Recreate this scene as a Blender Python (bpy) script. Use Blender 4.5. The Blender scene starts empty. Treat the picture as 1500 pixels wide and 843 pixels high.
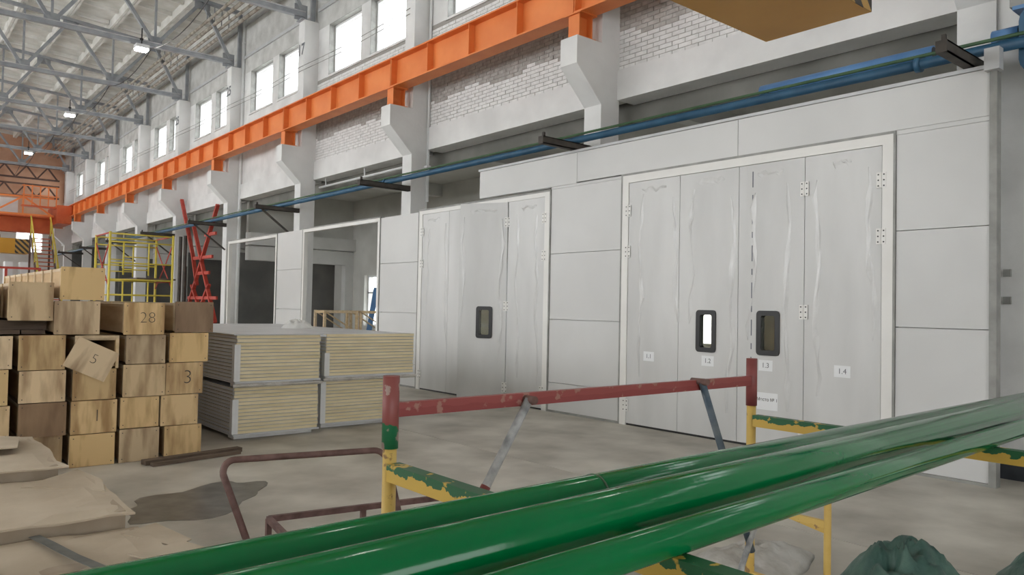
import bpy, math, random
from mathutils import Vector, Matrix, noise
random.seed(7)
SC = bpy.context.scene
COL = SC.collection

# ---------------------------------------------------------------- camera
F_PX = 1115.0
yaw, pitch, roll = math.radians(39.95), math.atan(30.0 / F_PX), 0.02
fwd = Vector((math.sin(yaw) * math.cos(pitch), math.cos(yaw) * math.cos(pitch), math.sin(pitch)))
r0 = Vector((math.cos(yaw), -math.sin(yaw), 0)); u0 = r0.cross(fwd)
rt = math.cos(roll) * r0 + math.sin(roll) * u0
up = math.cos(roll) * u0 - math.sin(roll) * r0
cam = bpy.data.cameras.new('camera'); camo = bpy.data.objects.new('camera', cam); COL.objects.link(camo)
cam.sensor_fit = 'HORIZONTAL'; cam.sensor_width = 36.0; cam.lens = 36.0 * F_PX / 1500.0
cam.clip_start = 0.05; cam.clip_end = 400
M = Matrix((rt, up, -fwd)).transposed().to_4x4(); M.translation = (0, 0, 1.75)
camo.matrix_world = M
SC.camera = camo
# ---------------------------------------------------------------- world (bright overcast sky) and exposure
w = bpy.data.worlds.new('overcast'); SC.world = w; w.use_nodes = True
w.node_tree.nodes['Background'].inputs[0].default_value = (0.97, 0.985, 1.0, 1)
w.node_tree.nodes['Background'].inputs[1].default_value = 4.8
SC.view_settings.view_transform = 'Standard'; SC.view_settings.look = 'None'
SC.view_settings.exposure = 0.10; SC.view_settings.gamma = 1.0
SC.view_settings.use_curve_mapping = False

# ---------------------------------------------------------------- materials
MATS = {}
def mat(name, c1, c2=None, rough=0.6, metal=0.0, scale=3.0, detail=4.0, stretch=(1, 1, 1), bump=0.0, bscale=None,
        lo=0.35, hi=0.65, rnd=0.0, spec=0.5, emit=None):
    m = bpy.data.materials.new(name); m.use_nodes = True
    nt = m.node_tree; N = nt.nodes; L = nt.links; b = N['Principled BSDF']
    b.inputs['Roughness'].default_value = rough; b.inputs['Metallic'].default_value = metal
    b.inputs['Specular IOR Level'].default_value = spec
    tc = N.new('ShaderNodeTexCoord'); mp = N.new('ShaderNodeMapping'); mp.inputs['Scale'].default_value = stretch
    L.new(tc.outputs['Object'], mp.inputs['Vector'])
    src = None
    if c2 is not None:
        oi = N.new('ShaderNodeObjectInfo'); ad = N.new('ShaderNodeVectorMath'); ad.operation = 'ADD'
        sc_ = N.new('ShaderNodeMath'); sc_.operation = 'MULTIPLY'; sc_.inputs[1].default_value = 37.0 if rnd > 0 else 0.0
        L.new(oi.outputs['Random'], sc_.inputs[0]); L.new(mp.outputs[0], ad.inputs[0]); L.new(sc_.outputs[0], ad.inputs[1])
        n = N.new('ShaderNodeTexNoise'); n.inputs['Scale'].default_value = scale; n.inputs['Detail'].default_value = detail
        L.new(ad.outputs[0], n.inputs['Vector'])
        cr = N.new('ShaderNodeValToRGB')
        cr.color_ramp.elements[0].position = lo; cr.color_ramp.elements[1].position = hi
        cr.color_ramp.elements[0].color = (*c1, 1); cr.color_ramp.elements[1].color = (*c2, 1)
        L.new(n.outputs['Fac'], cr.inputs[0]); src = cr.outputs[0]
        if rnd > 0:
            hs = N.new('ShaderNodeHueSaturation'); mr = N.new('ShaderNodeMapRange')
            mr.inputs[3].default_value = 1 - rnd; mr.inputs[4].default_value = 1 + rnd
            L.new(oi.outputs['Random'], mr.inputs[0]); L.new(mr.outputs[0], hs.inputs['Value'])
            fm = N.new('ShaderNodeMath'); fm.operation = 'MULTIPLY'; fm.inputs[1].default_value = 7.31; L.new(oi.outputs['Random'], fm.inputs[0])
            ff = N.new('ShaderNodeMath'); ff.operation = 'FRACT'; L.new(fm.outputs[0], ff.inputs[0])
            ms = N.new('ShaderNodeMapRange'); ms.inputs[3].default_value = 1 - 1.4 * rnd; ms.inputs[4].default_value = 1 + 0.2 * rnd; L.new(ff.outputs[0], ms.inputs[0]); L.new(ms.outputs[0], hs.inputs['Saturation']); L.new(src, hs.inputs['Color']); src = hs.outputs[0]
        L.new(src, b.inputs['Base Color'])
    else:
        b.inputs['Base Color'].default_value = (*c1, 1)
    if bump > 0:
        n2 = N.new('ShaderNodeTexNoise'); n2.inputs['Scale'].default_value = bscale or scale * 4; n2.inputs['Detail'].default_value = 5
        L.new(mp.outputs[0], n2.inputs['Vector'])
        bp = N.new('ShaderNodeBump'); bp.inputs['Strength'].default_value = bump; bp.inputs['Distance'].default_value = 0.02
        L.new(n2.outputs['Fac'], bp.inputs['Height']); L.new(bp.outputs[0], b.inputs['Normal'])
    if emit:
        b.inputs['Emission Color'].default_value = (*c1, 1); b.inputs['Emission Strength'].default_value = emit
    MATS[name] = m
    return m
def chip(name, base, top, zbias=0.55, amp=0.9, scale=9.0, rough=0.5, third=None):
    """paint of colour `top` run over the upper part of a thing painted `base`, with ragged drips"""
    m = bpy.data.materials.new(name); m.use_nodes = True
    nt = m.node_tree; N = nt.nodes; L = nt.links; b = N['Principled BSDF']; b.inputs['Roughness'].default_value = rough
    tc = N.new('ShaderNodeTexCoord'); sx = N.new('ShaderNodeSeparateXYZ'); L.new(tc.outputs['Generated'], sx.inputs[0])
    n = N.new('ShaderNodeTexNoise'); n.inputs['Scale'].default_value = scale; n.inputs['Detail'].default_value = 3
    L.new(tc.outputs['Object'], n.inputs['Vector'])
    m1 = N.new('ShaderNodeMath'); m1.operation = 'MULTIPLY_ADD'; m1.inputs[1].default_value = amp; L.new(n.outputs['Fac'], m1.inputs[0]); L.new(sx.outputs[2], m1.inputs[2])
    cr = N.new('ShaderNodeValToRGB'); cr.color_ramp.interpolation = 'CONSTANT'
    e = cr.color_ramp.elements; e[0].color = (*base, 1); e[0].position = 0; e[1].color = (*top, 1); e[1].position = min(zbias + amp / 2, 1.0) 
    m2 = N.new('ShaderNodeMath'); m2.operation = 'MULTIPLY'; m2.inputs[1].default_value = 0.6
    L.new(m1.outputs[0], m2.inputs[0]); e[1].position = (zbias + amp * 0.5) * 0.6
    L.new(m2.outputs[0], cr.inputs[0])
    out = cr.outputs[0]
    if third:
        n3 = N.new('ShaderNodeTexNoise'); n3.inputs['Scale'].default_value = 22; n3.inputs['Detail'].default_value = 4
        L.new(tc.outputs['Object'], n3.inputs['Vector'])
        c3 = N.new('ShaderNodeValToRGB'); c3.color_ramp.elements[0].position = 0.60; c3.color_ramp.elements[1].position = 0.64
        L.new(n3.outputs['Fac'], c3.inputs[0])
        mx = N.new('ShaderNodeMix'); mx.data_type = 'RGBA'; L.new(c3.outputs[0], mx.inputs[0]); L.new(out, mx.inputs[6]); mx.inputs[7].default_value = (*third, 1); out = mx.outputs[2]
    L.new(out, b.inputs['Base Color']); MATS[name] = m
    return m
def stripes(name, ca, cb, period):
    m = bpy.data.materials.new(name); m.use_nodes = True
    nt = m.node_tree; N = nt.nodes; L = nt.links; b = N['Principled BSDF']; b.inputs['Roughness'].default_value = 0.6
    tc = N.new('ShaderNodeTexCoord'); sx = N.new('ShaderNodeSeparateXYZ'); L.new(tc.outputs['Object'], sx.inputs[0])
    a = N.new('ShaderNodeMath'); a.operation = 'ADD'; L.new(sx.outputs[0], a.inputs[0]); L.new(sx.outputs[2], a.inputs[1])
    d = N.new('ShaderNodeMath'); d.operation = 'DIVIDE'; d.inputs[1].default_value = period; L.new(a.outputs[0], d.inputs[0])
    f = N.new('ShaderNodeMath'); f.operation = 'FRACT'; L.new(d.outputs[0], f.inputs[0])
    g = N.new('ShaderNodeMath'); g.operation = 'GREATER_THAN'; g.inputs[1].default_value = 0.5; L.new(f.outputs[0], g.inputs[0])
    mx = N.new('ShaderNodeMix'); mx.data_type = 'RGBA'; L.new(g.outputs[0], mx.inputs[0]); mx.inputs[6].default_value = (*ca, 1); mx.inputs[7].default_value = (*cb, 1)
    L.new(mx.outputs[2], b.inputs['Base Color']); MATS[name] = m
def glass(name, tint, gl=0.12):
    m = bpy.data.materials.new(name); m.use_nodes = True
    nt = m.node_tree; N = nt.nodes; L = nt.links; N.remove(N['Principled BSDF'])
    t = N.new('ShaderNodeBsdfTransparent'); t.inputs[0].default_value = (*tint, 1)
    g = N.new('ShaderNodeBsdfGlossy'); g.inputs['Roughness'].default_value = 0.05
    mx = N.new('ShaderNodeMixShader'); mx.inputs[0].default_value = gl
    L.new(t.outputs[0], mx.inputs[1]); L.new(g.outputs[0], mx.inputs[2]); L.new(mx.outputs[0], N['Material Output'].inputs[0]); MATS[name] = m

mat('concrete_floor', (0.31, 0.285, 0.24), (0.58, 0.55, 0.485), rough=0.5, scale=1.1, detail=9, bump=0.08, bscale=14, lo=0.33, hi=0.66)
mat('joint', (0.12, 0.115, 0.10), rough=0.9)
mat('wet', (0.10, 0.095, 0.085), (0.19, 0.18, 0.165), rough=0.35, scale=5, detail=6)
mat('whitewash', (0.62, 0.62, 0.61), (0.76, 0.76, 0.75), rough=0.75, scale=1.6, detail=8, bump=0.25, bscale=9, lo=0.3, hi=0.62)
mat('white_concrete', (0.66, 0.66, 0.65), (0.77, 0.77, 0.76), rough=0.75, scale=1.3, detail=7, bump=0.2, bscale=12, lo=0.3, hi=0.65)
mat('plaster', (0.44, 0.44, 0.42), (0.60, 0.60, 0.58), rough=0.9, scale=2.4, detail=8, bump=0.5, bscale=16, lo=0.3, hi=0.65)
mat('brick_white', (0.66, 0.66, 0.65), (0.76, 0.76, 0.75), rough=0.8, scale=7, bump=0.3, bscale=30, rnd=0.06)
mat('brick_grey', (0.36, 0.34, 0.315), (0.48, 0.465, 0.44), rough=0.9, scale=7, bump=0.3, bscale=30, rnd=0.08)
mat('mortar', (0.34, 0.325, 0.30), rough=0.95)
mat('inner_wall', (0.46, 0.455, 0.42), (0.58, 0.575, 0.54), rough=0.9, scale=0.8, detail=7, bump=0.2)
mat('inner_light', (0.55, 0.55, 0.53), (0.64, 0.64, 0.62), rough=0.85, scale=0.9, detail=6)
mat('shaded_concrete', (0.15, 0.148, 0.13), (0.22, 0.215, 0.195), rough=0.9, scale=1.2)  # shade under the lintels painted in as a darker concrete tone
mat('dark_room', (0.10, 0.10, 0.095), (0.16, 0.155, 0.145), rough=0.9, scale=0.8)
mat('roof_slab', (0.55, 0.54, 0.49), (0.80, 0.795, 0.76), rough=0.85, scale=1.1, detail=6, bump=0.15, lo=0.3, hi=0.62)
mat('steel_grey', (0.25, 0.265, 0.285), (0.34, 0.355, 0.37), rough=0.5, scale=3)
mat('steel_light', (0.48, 0.49, 0.50), (0.56, 0.57, 0.58), rough=0.5, scale=3)
mat('rust_pipe', (0.23, 0.20, 0.16), (0.48, 0.44, 0.38), rough=0.8, scale=4)
mat('crane_orange', (0.74, 0.20, 0.045), (0.83, 0.26, 0.07), rough=0.5, scale=1.5)
mat('crane_red', (0.50, 0.085, 0.025), (0.62, 0.13, 0.04), rough=0.55, scale=1.5)
mat('panel_white', (0.575, 0.575, 0.565), (0.625, 0.625, 0.615), rough=0.42, scale=0.7, detail=3)
mat('leaf_white', (0.535, 0.535, 0.525), (0.63, 0.63, 0.62), rough=0.38, scale=1.4, detail=5, stretch=(1, 1, 0.25))
mat('film', (0.56, 0.56, 0.552), (0.65, 0.65, 0.642), rough=0.2, scale=6, detail=5, stretch=(1, 1, 0.4), bump=0.8, bscale=9)
mat('frame_white', (0.72, 0.71, 0.68), (0.77, 0.76, 0.73), rough=0.4, scale=2)
mat('edge_grey', (0.24, 0.24, 0.225), (0.33, 0.33, 0.31), rough=0.5, scale=5)
mat('black', (0.015, 0.015, 0.016), rough=0.45)
mat('dash_ink', (0.10, 0.11, 0.14), rough=0.5)
mat('ink', (0.07, 0.06, 0.05), rough=0.8)
mat('paint_ink', (0.16, 0.17, 0.18), rough=0.8)
mat('paper', (0.78, 0.79, 0.80), rough=0.7)
mat('blue_pipe', (0.022, 0.085, 0.16), (0.035, 0.12, 0.215), rough=0.45, scale=3)
mat('blue_bright', (0.07, 0.18, 0.38), (0.10, 0.23, 0.45), rough=0.4, scale=3)
mat('green_thin', (0.04, 0.10, 0.045), (0.07, 0.14, 0.065), rough=0.5, scale=4)
mat('bracket_brown', (0.05, 0.043, 0.037), (0.085, 0.072, 0.06), rough=0.7, scale=5)
mat('ochre', (0.52, 0.25, 0.02), (0.58, 0.29, 0.03), rough=0.5, scale=1.2)
stripes('hazard', (0.035, 0.03, 0.025), (0.42, 0.24, 0.06), 0.28)
mat('plywood', (0.34, 0.205, 0.085), (0.63, 0.45, 0.225), rough=0.75, scale=2.0, detail=6, stretch=(4.2, 1, 0.8), rnd=0.17, lo=0.34, hi=0.56)
mat('plywood_dark', (0.22, 0.135, 0.075), (0.33, 0.215, 0.125), rough=0.8, scale=2.4, detail=5, stretch=(3, 1, 0.8), rnd=0.1)
mat('batten', (0.50, 0.37, 0.21), (0.62, 0.48, 0.30), rough=0.8, scale=3, stretch=(4, 0.6, 4), rnd=0.12)
mat('crate_side', (0.40, 0.25, 0.115), (0.52, 0.35, 0.17), rough=0.8, scale=3, stretch=(4, 0.5, 3), rnd=0.12)
mat('old_plank', (0.085, 0.06, 0.042), (0.15, 0.11, 0.08), rough=0.85, scale=4, stretch=(0.6, 4, 4))
mat('fibreboard', (0.40, 0.325, 0.235), (0.56, 0.475, 0.36), rough=0.8, scale=1.6, detail=7, bump=0.15, bscale=6, lo=0.3, hi=0.66)
mat('fibre_edge', (0.33, 0.26, 0.185), (0.44, 0.36, 0.27), rough=0.85, scale=3, detail=5)
mat('strap', (0.09, 0.09, 0.08), (0.15, 0.15, 0.135), rough=0.6, scale=8)
mat('buckle', (0.5, 0.5, 0.5), rough=0.3, metal=0.9)
mat('foam', (0.70, 0.60, 0.36), (0.78, 0.69, 0.46), rough=0.85, scale=2.5, rnd=0.05)
mat('skin_white', (0.55, 0.56, 0.57), (0.64, 0.65, 0.66), rough=0.4, scale=2)
mat('wrap', (0.42, 0.40, 0.36), (0.60, 0.58, 0.54), rough=0.35, scale=6, bump=0.6, bscale=20)
mat('cloth_white', (0.66, 0.66, 0.64), (0.78, 0.78, 0.76), rough=0.7, scale=5, bump=0.3)
mat('pallet', (0.30, 0.22, 0.14), (0.42, 0.32, 0.21), rough=0.85, scale=4)
mat('green_gloss', (0.0, 0.12, 0.032), (0.002, 0.155, 0.045), rough=0.13, scale=1.2, detail=3, bump=0.02, bscale=40, spec=0.35)
mat('scaf_red', (0.17, 0.038, 0.035), (0.25, 0.065, 0.058), rough=0.55, scale=9, detail=6)
mat('scaf_yellow', (0.54, 0.35, 0.075), (0.62, 0.43, 0.13), rough=0.5, scale=9, detail=5)
mat('scaf_steel', (0.16, 0.165, 0.17), (0.46, 0.46, 0.45), rough=0.5, scale=16, detail=4)
mat('scaf_bluegrey', (0.045, 0.075, 0.105), (0.12, 0.145, 0.16), rough=0.55, scale=14, detail=4)
chip('red_over_green', (0.008, 0.13, 0.05), (0.22, 0.055, 0.048), zbias=0.33, amp=0.5, scale=26, third=(0.33, 0.24, 0.21))
chip('green_over_yellow', (0.55, 0.36, 0.06), (0.008, 0.10, 0.035), zbias=0.62, amp=1.1, scale=24, third=(0.55, 0.36, 0.06))
chip('yellow_chipped', (0.55, 0.36, 0.085), (0.60, 0.41, 0.11), zbias=0.5, amp=0.6, scale=20, third=(0.26, 0.15, 0.06))
chip('red_chipped', (0.22, 0.042, 0.04), (0.25, 0.055, 0.05), zbias=0.5, amp=0.6, scale=12, third=(0.30, 0.15, 0.12))
mat('cart_brown', (0.085, 0.04, 0.033), (0.17, 0.095, 0.08), rough=0.6, scale=12)
mat('tarp_green', (0.025, 0.075, 0.06), (0.075, 0.145, 0.115), rough=0.5, scale=5, bump=0.5, bscale=12)
mat('tarp_grey', (0.34, 0.32, 0.28), (0.52, 0.51, 0.48), rough=0.6, scale=5, bump=0.6, bscale=12)
mat('tower_yellow', (0.62, 0.50, 0.06), (0.70, 0.57, 0.10), rough=0.5, scale=5)
mat('tower_red', (0.42, 0.045, 0.03), (0.52, 0.075, 0.05), rough=0.5, scale=5)
mat('end_wall', (0.56, 0.31, 0.20), (0.68, 0.42, 0.29), rough=0.9, scale=1.0, detail=6)
mat('end_white', (0.60, 0.58, 0.55), (0.70, 0.68, 0.65), rough=0.9, scale=1.0)
mat('brown_steel', (0.085, 0.045, 0.035), (0.14, 0.08, 0.06), rough=0.6, scale=3)
mat('white_metal', (0.68, 0.69, 0.69), (0.74, 0.75, 0.75), rough=0.45, scale=3)
mat('dark_skirt', (0.022, 0.027, 0.035), (0.04, 0.045, 0.055), rough=0.6, scale=6)
mat('lamp_lens', (1.0, 0.98, 0.92), emit=40.0)
glass('glass_clear', (0.96, 0.97, 0.97), 0.05)
glass('glass_door', (0.80, 0.80, 0.74), 0.10)

# ---------------------------------------------------------------- helpers
class MB:
    def __init__(s): s.v = []; s.f = []
    def quadstrip(s, pts, faces):
        o = len(s.v); s.v += [Vector(p) for p in pts]; s.f += [tuple(o + i for i in q) for q in faces]; return s
    def box(s, x0, x1, y0, y1, z0, z1):
        x0, x1 = min(x0, x1), max(x0, x1); y0, y1 = min(y0, y1), max(y0, y1); z0, z1 = min(z0, z1), max(z0, z1)
        return s.quadstrip([(x0, y0, z0), (x1, y0, z0), (x1, y1, z0), (x0, y1, z0), (x0, y0, z1), (x1, y0, z1), (x1, y1, z1), (x0, y1, z1)],
            [(0, 3, 2, 1), (4, 5, 6, 7), (0, 1, 5, 4), (1, 2, 6, 5), (2, 3, 7, 6), (3, 0, 4, 7)])
    def bar(s, p, q, wd, ht, upv=(0, 0, 1)):
        p, q = Vector(p), Vector(q); d = (q - p).normalized(); u = Vector(upv)
        if abs(d.dot(u)) > 0.98: u = Vector((0, 1, 0))
        a = d.cross(u).normalized() * (wd / 2); b = a.cross(d).normalized() * (ht / 2)
        pts = [p - a - b, p + a - b, p + a + b, p - a + b, q - a - b, q + a - b, q + a + b, q - a + b]
        return s.quadstrip(pts, [(0, 1, 2, 3), (7, 6, 5, 4), (0, 4, 5, 1), (1, 5, 6, 2), (2, 6, 7, 3), (3, 7, 4, 0)])
    def tube(s, pts, r, n=12):
        pts = [Vector(p) for p in pts]; o = len(s.v); prev = None
        for i, p in enumerate(pts):
            d = (pts[min(i + 1, len(pts) - 1)] - pts[max(i - 1, 0)]).normalized()
            if prev is None:
                a = d.cross(Vector((0, 0, 1)));
                if a.length < 0.05: a = d.cross(Vector((0, 1, 0)))
            else: a = prev - d * prev.dot(d)
            a.normalize(); b = d.cross(a).normalized(); prev = a
            rr = r[i] if isinstance(r, (list, tuple)) else r
            for k in range(n):
                t = 2 * math.pi * k / n; s.v.append(p + a * (rr * math.cos(t)) + b * (rr * math.sin(t)))
        for i in range(len(pts) - 1):
            for k in range(n):
                s.f.append((o + i * n + k, o + i * n + (k + 1) % n, o + (i + 1) * n + (k + 1) % n, o + (i + 1) * n + k))
        s.f.append(tuple(o + k for k in range(n))[::-1]); m = o + (len(pts) - 1) * n; s.f.append(tuple(m + k for k in range(n)))
        return s
    def prism(s, poly, axis, a, b):
        """poly: 2-D outline in the other two axes, extruded from a to b along `axis` (0,1,2)"""
        o = len(s.v); n = len(poly)
        for t in (a, b):
            for (p, q) in poly:
                c = [p, q]; c.insert(axis, t); s.v.append(Vector(c))
        s.f.append(tuple(o + i for i in range(n))); s.f.append(tuple(o + n + i for i in range(n))[::-1])
        for i in range(n): s.f.append((o + i, o + n + i, o + n + (i + 1) % n, o + (i + 1) % n))
        return s
    def mesh(s, name, m, base=Vector((0, 0, 0)), smooth=False):
        me = bpy.data.meshes.new(name); me.from_pydata([tuple(v - base) for v in s.v], [], s.f)
        import bmesh
        bm = bmesh.new(); bm.from_mesh(me); bmesh.ops.recalc_face_normals(bm, faces=bm.faces); bm.to_mesh(me); bm.free()
        me.materials.append(MATS[m])
        if smooth:
            for p in me.polygons: p.use_smooth = len(p.vertices) == 4
        return me
    def build(s, name, m, parent=None, smooth=False, base=None):
        b = Vector((0, 0, 0))
        if parent is not None: b = wloc(parent)
        elif base is not None: b = Vector(base)
        o = bpy.data.objects.new(name, s.mesh(name, m, b, smooth)); COL.objects.link(o)
        if parent is not None: o.parent = parent
        elif base is not None: o.location = b
        return o
def wloc(o):
    v = Vector(o.location)
    while o.parent: o = o.parent; v += Vector(o.location)
    return v
def tag(o, label=None, cat=None, group=None, kind=None):
    if label: o['label'] = label
    if cat: o['category'] = cat
    if group: o['group'] = group
    if kind: o['kind'] = kind
    return o
def thing(name, label, cat, loc=(0, 0, 0), group=None, kind=None):
    o = bpy.data.objects.new(name, None); COL.objects.link(o); o.location = loc; o.empty_display_size = 0.1
    return tag(o, label, cat, group, kind)
def struct(name, loc=(0, 0, 0), label=None, cat=None):
    return thing(name, label, cat, loc, kind='structure')
def inst(name, me, parent, loc, rot=None):
    o = bpy.data.objects.new(name, me); COL.objects.link(o); o.parent = parent; o.location = loc
    if rot: o.rotation_euler = rot
    return o
def box(name, m, parent, *b): return MB().box(*b).build(name, m, parent)
def text_mesh(txt, size, m, extr=0.0008, off=0.0):
    c = bpy.data.curves.new('lettering', 'FONT'); c.body = txt; c.size = size; c.extrude = extr; c.offset = off; c.align_x = 'CENTER'; c.align_y = 'CENTER'
    o = bpy.data.objects.new('lettering', c); COL.objects.link(o)
    dg = bpy.context.evaluated_depsgraph_get(); dg.update()
    me = bpy.data.meshes.new_from_object(o.evaluated_get(dg)); bpy.data.objects.remove(o); bpy.data.curves.remove(c)
    me.materials.clear(); me.materials.append(MATS[m]); return me
FACE_MX = (math.pi / 2, 0, -math.pi / 2)      # lettering read by someone looking towards +X
FACE_MY = (math.pi / 2, 0, 0)                 # lettering read by someone looking towards +Y
KS = list(range(-1, 9))                       # column lines: near face at Y = 9 + 6k
def cy(k): return 9.0 + 6.0 * k

# ================================================================= SETTING
# floor of cast slabs with sunk joints
fl = struct('floor', label='grey concrete hall floor with stains and slab joints', cat='floor')
box('floor_base', 'joint', fl, -16, 17, -13, 62, -0.3, -0.012)
sm = MB().box(-2.994, 2.994, -2.994, 2.994, -0.02, 0.0).mesh('floor_slab', 'concrete_floor')
for ix in range(-3, 3):
    for iy in range(-3, 11):
        inst('floor_slab', sm, fl, (1.3 + ix * 6 + 3 - 1.5, 2.2 + iy * 6, 0))
pd = MB(); n = 40; ctr = Vector((2.25, 6.95, 0)); ring = []
for i in range(n):
    t = 2 * math.pi * i / n; r = 1 + 0.5 * noise.noise(Vector((math.cos(t) * 1.6, math.sin(t) * 1.6, 3.1)))
    ring.append((ctr.x + 0.62 * r * math.cos(t) + 0.28 * r * math.sin(t), ctr.y + 0.52 * r * math.sin(t)))
pd.prism(ring, 2, 0.0, 0.003)
tag(pd.build('wet_patch', 'wet', base=(2.25, 6.95, 0)), 'dark wet patch on the concrete floor beside crates', 'puddle')

# right-hand outer wall: brickwork, lintels, windows
wr = struct('wall_right', label='whitewashed brick hall wall above the bay openings', cat='wall')
WX0, WX1 = 9.9, 10.3
nwin = 0
for k in range(-4, 9):
    y0, y1 = cy(k) + 0.4, cy(k + 1)
    if k == 8: y1 = 60.5
    # bay brickwork under the windows, piers and header
    box('brickwork', 'mortar' if k in (-1, 0, 1) else 'whitewash', wr, WX0, WX1, y0 - 0.4, y1, 5.95, 8.37)
    wa, wb = (y0 + 0.6, y0 + 2.5), (y0 + 3.0, y0 + 4.92)
    hb = MB()
    hb.box(WX0, WX1, y0 - 0.4, wa[0], 8.37, 9.9).box(WX0, WX1, wa[1], wb[0], 8.37, 9.9)
    hb.box(WX0, WX1, wb[1], y1, 8.37, 9.9); hb.build('window_pier', 'whitewash', wr)
    box('upper_wall', 'plaster', wr, WX0, WX1, y0 - 0.4, y1, 9.9, 12.4)
    box('wall_belt', 'steel_light', wr, WX0 - 0.05, WX0, y0, y1, 10.44, 10.54)
    box('wall_belt', 'steel_light', wr, WX0 - 0.05, WX0, y0, y1, 11.62, 11.72)
    # lintel
    lt = MB().box(WX0 - 0.05, WX1, y0 - (0.0 if k >= -1 else 0.4), y1, 5.42, 5.95); lt.build('lintel', 'white_concrete', wr)
    box('inner_lintel', 'shaded_concrete', wr, WX1 + 0.02, WX1 + 0.35, y0 - 0.4, y1, 5.1, 5.5)
    for (a, b) in (wa, wb):
        nwin += 1
        W = struct('window_%d' % nwin, (10.12, (a + b) / 2, 8.37))
        fr = MB(); t = 0.07
        fr.box(10.08, 10.16, a, b, 8.37, 8.37 + t).box(10.08, 10.16, a, b, 9.9 - t, 9.9)
        fr.box(10.08, 10.16, a, a + t, 8.37 + t, 9.9 - t).box(10.08, 10.16, b - t, b, 8.37 + t, 9.9 - t)
        fr.build('window_frame', 'white_metal', W)
        box('pane', 'glass_clear', W, 10.115, 10.125, a + t, b - t, 8.37 + t, 9.9 - t)
        box('window_sill', 'white_concrete', W, 9.86, 10.08, a - 0.05, b + 0.05, 8.33, 8.385)
        rv = MB().box(9.9, 10.08, b - 0.012, b, 8.39, 9.9).box(9.9, 10.08, a, b, 9.888, 9.9); rv.build('reveal', 'edge_grey', W)
# solid wall in the bay beside the booth
sw = struct('wall_side', label='white painted wall with dark skirting beyond the booth corner', cat='wall')
box('painted_wall', 'whitewash', sw, 9.5, 9.85, -12, 3.0, 0.0, 5.42)
box('skirting', 'dark_skirt', sw, 9.47, 9.5, -12, 2.98, 0.0, 0.24)
for z in (2.24, 1.94): box('switch', 'edge_grey', sw, 9.46, 9.5, 2.86, 2.93, z - 0.04, z + 0.04)

# brick faces: nearest bay one by one, next bays joined
def brick_cells(y0, y1, z0, z1):
    z = z0; row = 0
    while z + 0.066 <= z1:
        y = y0 - (0.13 if row % 2 else 0.0)
        while y < y1:
            a, b = max(y, y0), min(y + 0.25, y1)
            if b - a > 0.05: yield a, b, z
            y += 0.262
        z += 0.077; row += 1
def paintline(y): return 6.55 + 0.12 * noise.noise(Vector((y * 0.9, 1.3, 0))) + 0.05 * math.sin(y * 3)
bm_w = MB().box(-0.06, 0.0, -0.125, 0.125, 0.0, 0.066).mesh('brick', 'brick_white')
bm_g = MB().box(-0.06, 0.0, -0.125, 0.125, 0.0, 0.066).mesh('brick', 'brick_grey')
cells = sorted(brick_cells(cy(-1) + 0.4, cy(0), 5.953, 7.1), key=lambda c: (c[2], -c[0]))
rest_w, rest_g = MB(), MB()
for i, (a, b, z) in enumerate(cells):
    wht = z < paintline(a) + random.uniform(-0.04, 0.04); dx = random.uniform(0.004, 0.012)
    if i < 300:
        o = inst('brick', bm_w if wht else bm_g, wr, (WX0 + 0.06 - dx, (a + b) / 2, z)); o.scale = (1, (b - a) / 0.25, 1)
    else:
        (rest_w if wht else rest_g).box(WX0 - dx, WX0 + 0.05, a, b, z, z + 0.066)
for k in (0, 1):
    for (a, b, z) in brick_cells(cy(k) + 0.4, cy(k + 1), 5.953, 8.3):
        wht = z < paintline(a) + random.uniform(-0.04, 0.04) or z > 7.5
        dx = random.uniform(0.004, 0.012)
        (rest_w if wht else rest_g).box(WX0 - dx, WX0 + 0.05, a, b, z, z + 0.066)
for (a, b, z) in brick_cells(cy(-1) + 0.4, cy(0), 7.12, 8.3):
    rest_w.box(WX0 - 0.008, WX0 + 0.05, a, b, z, z + 0.066)
tag(rest_w.build('bricks', 'brick_white', wr), kind='stuff'); tag(rest_g.build('bricks', 'brick_grey', wr), kind='stuff')

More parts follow.
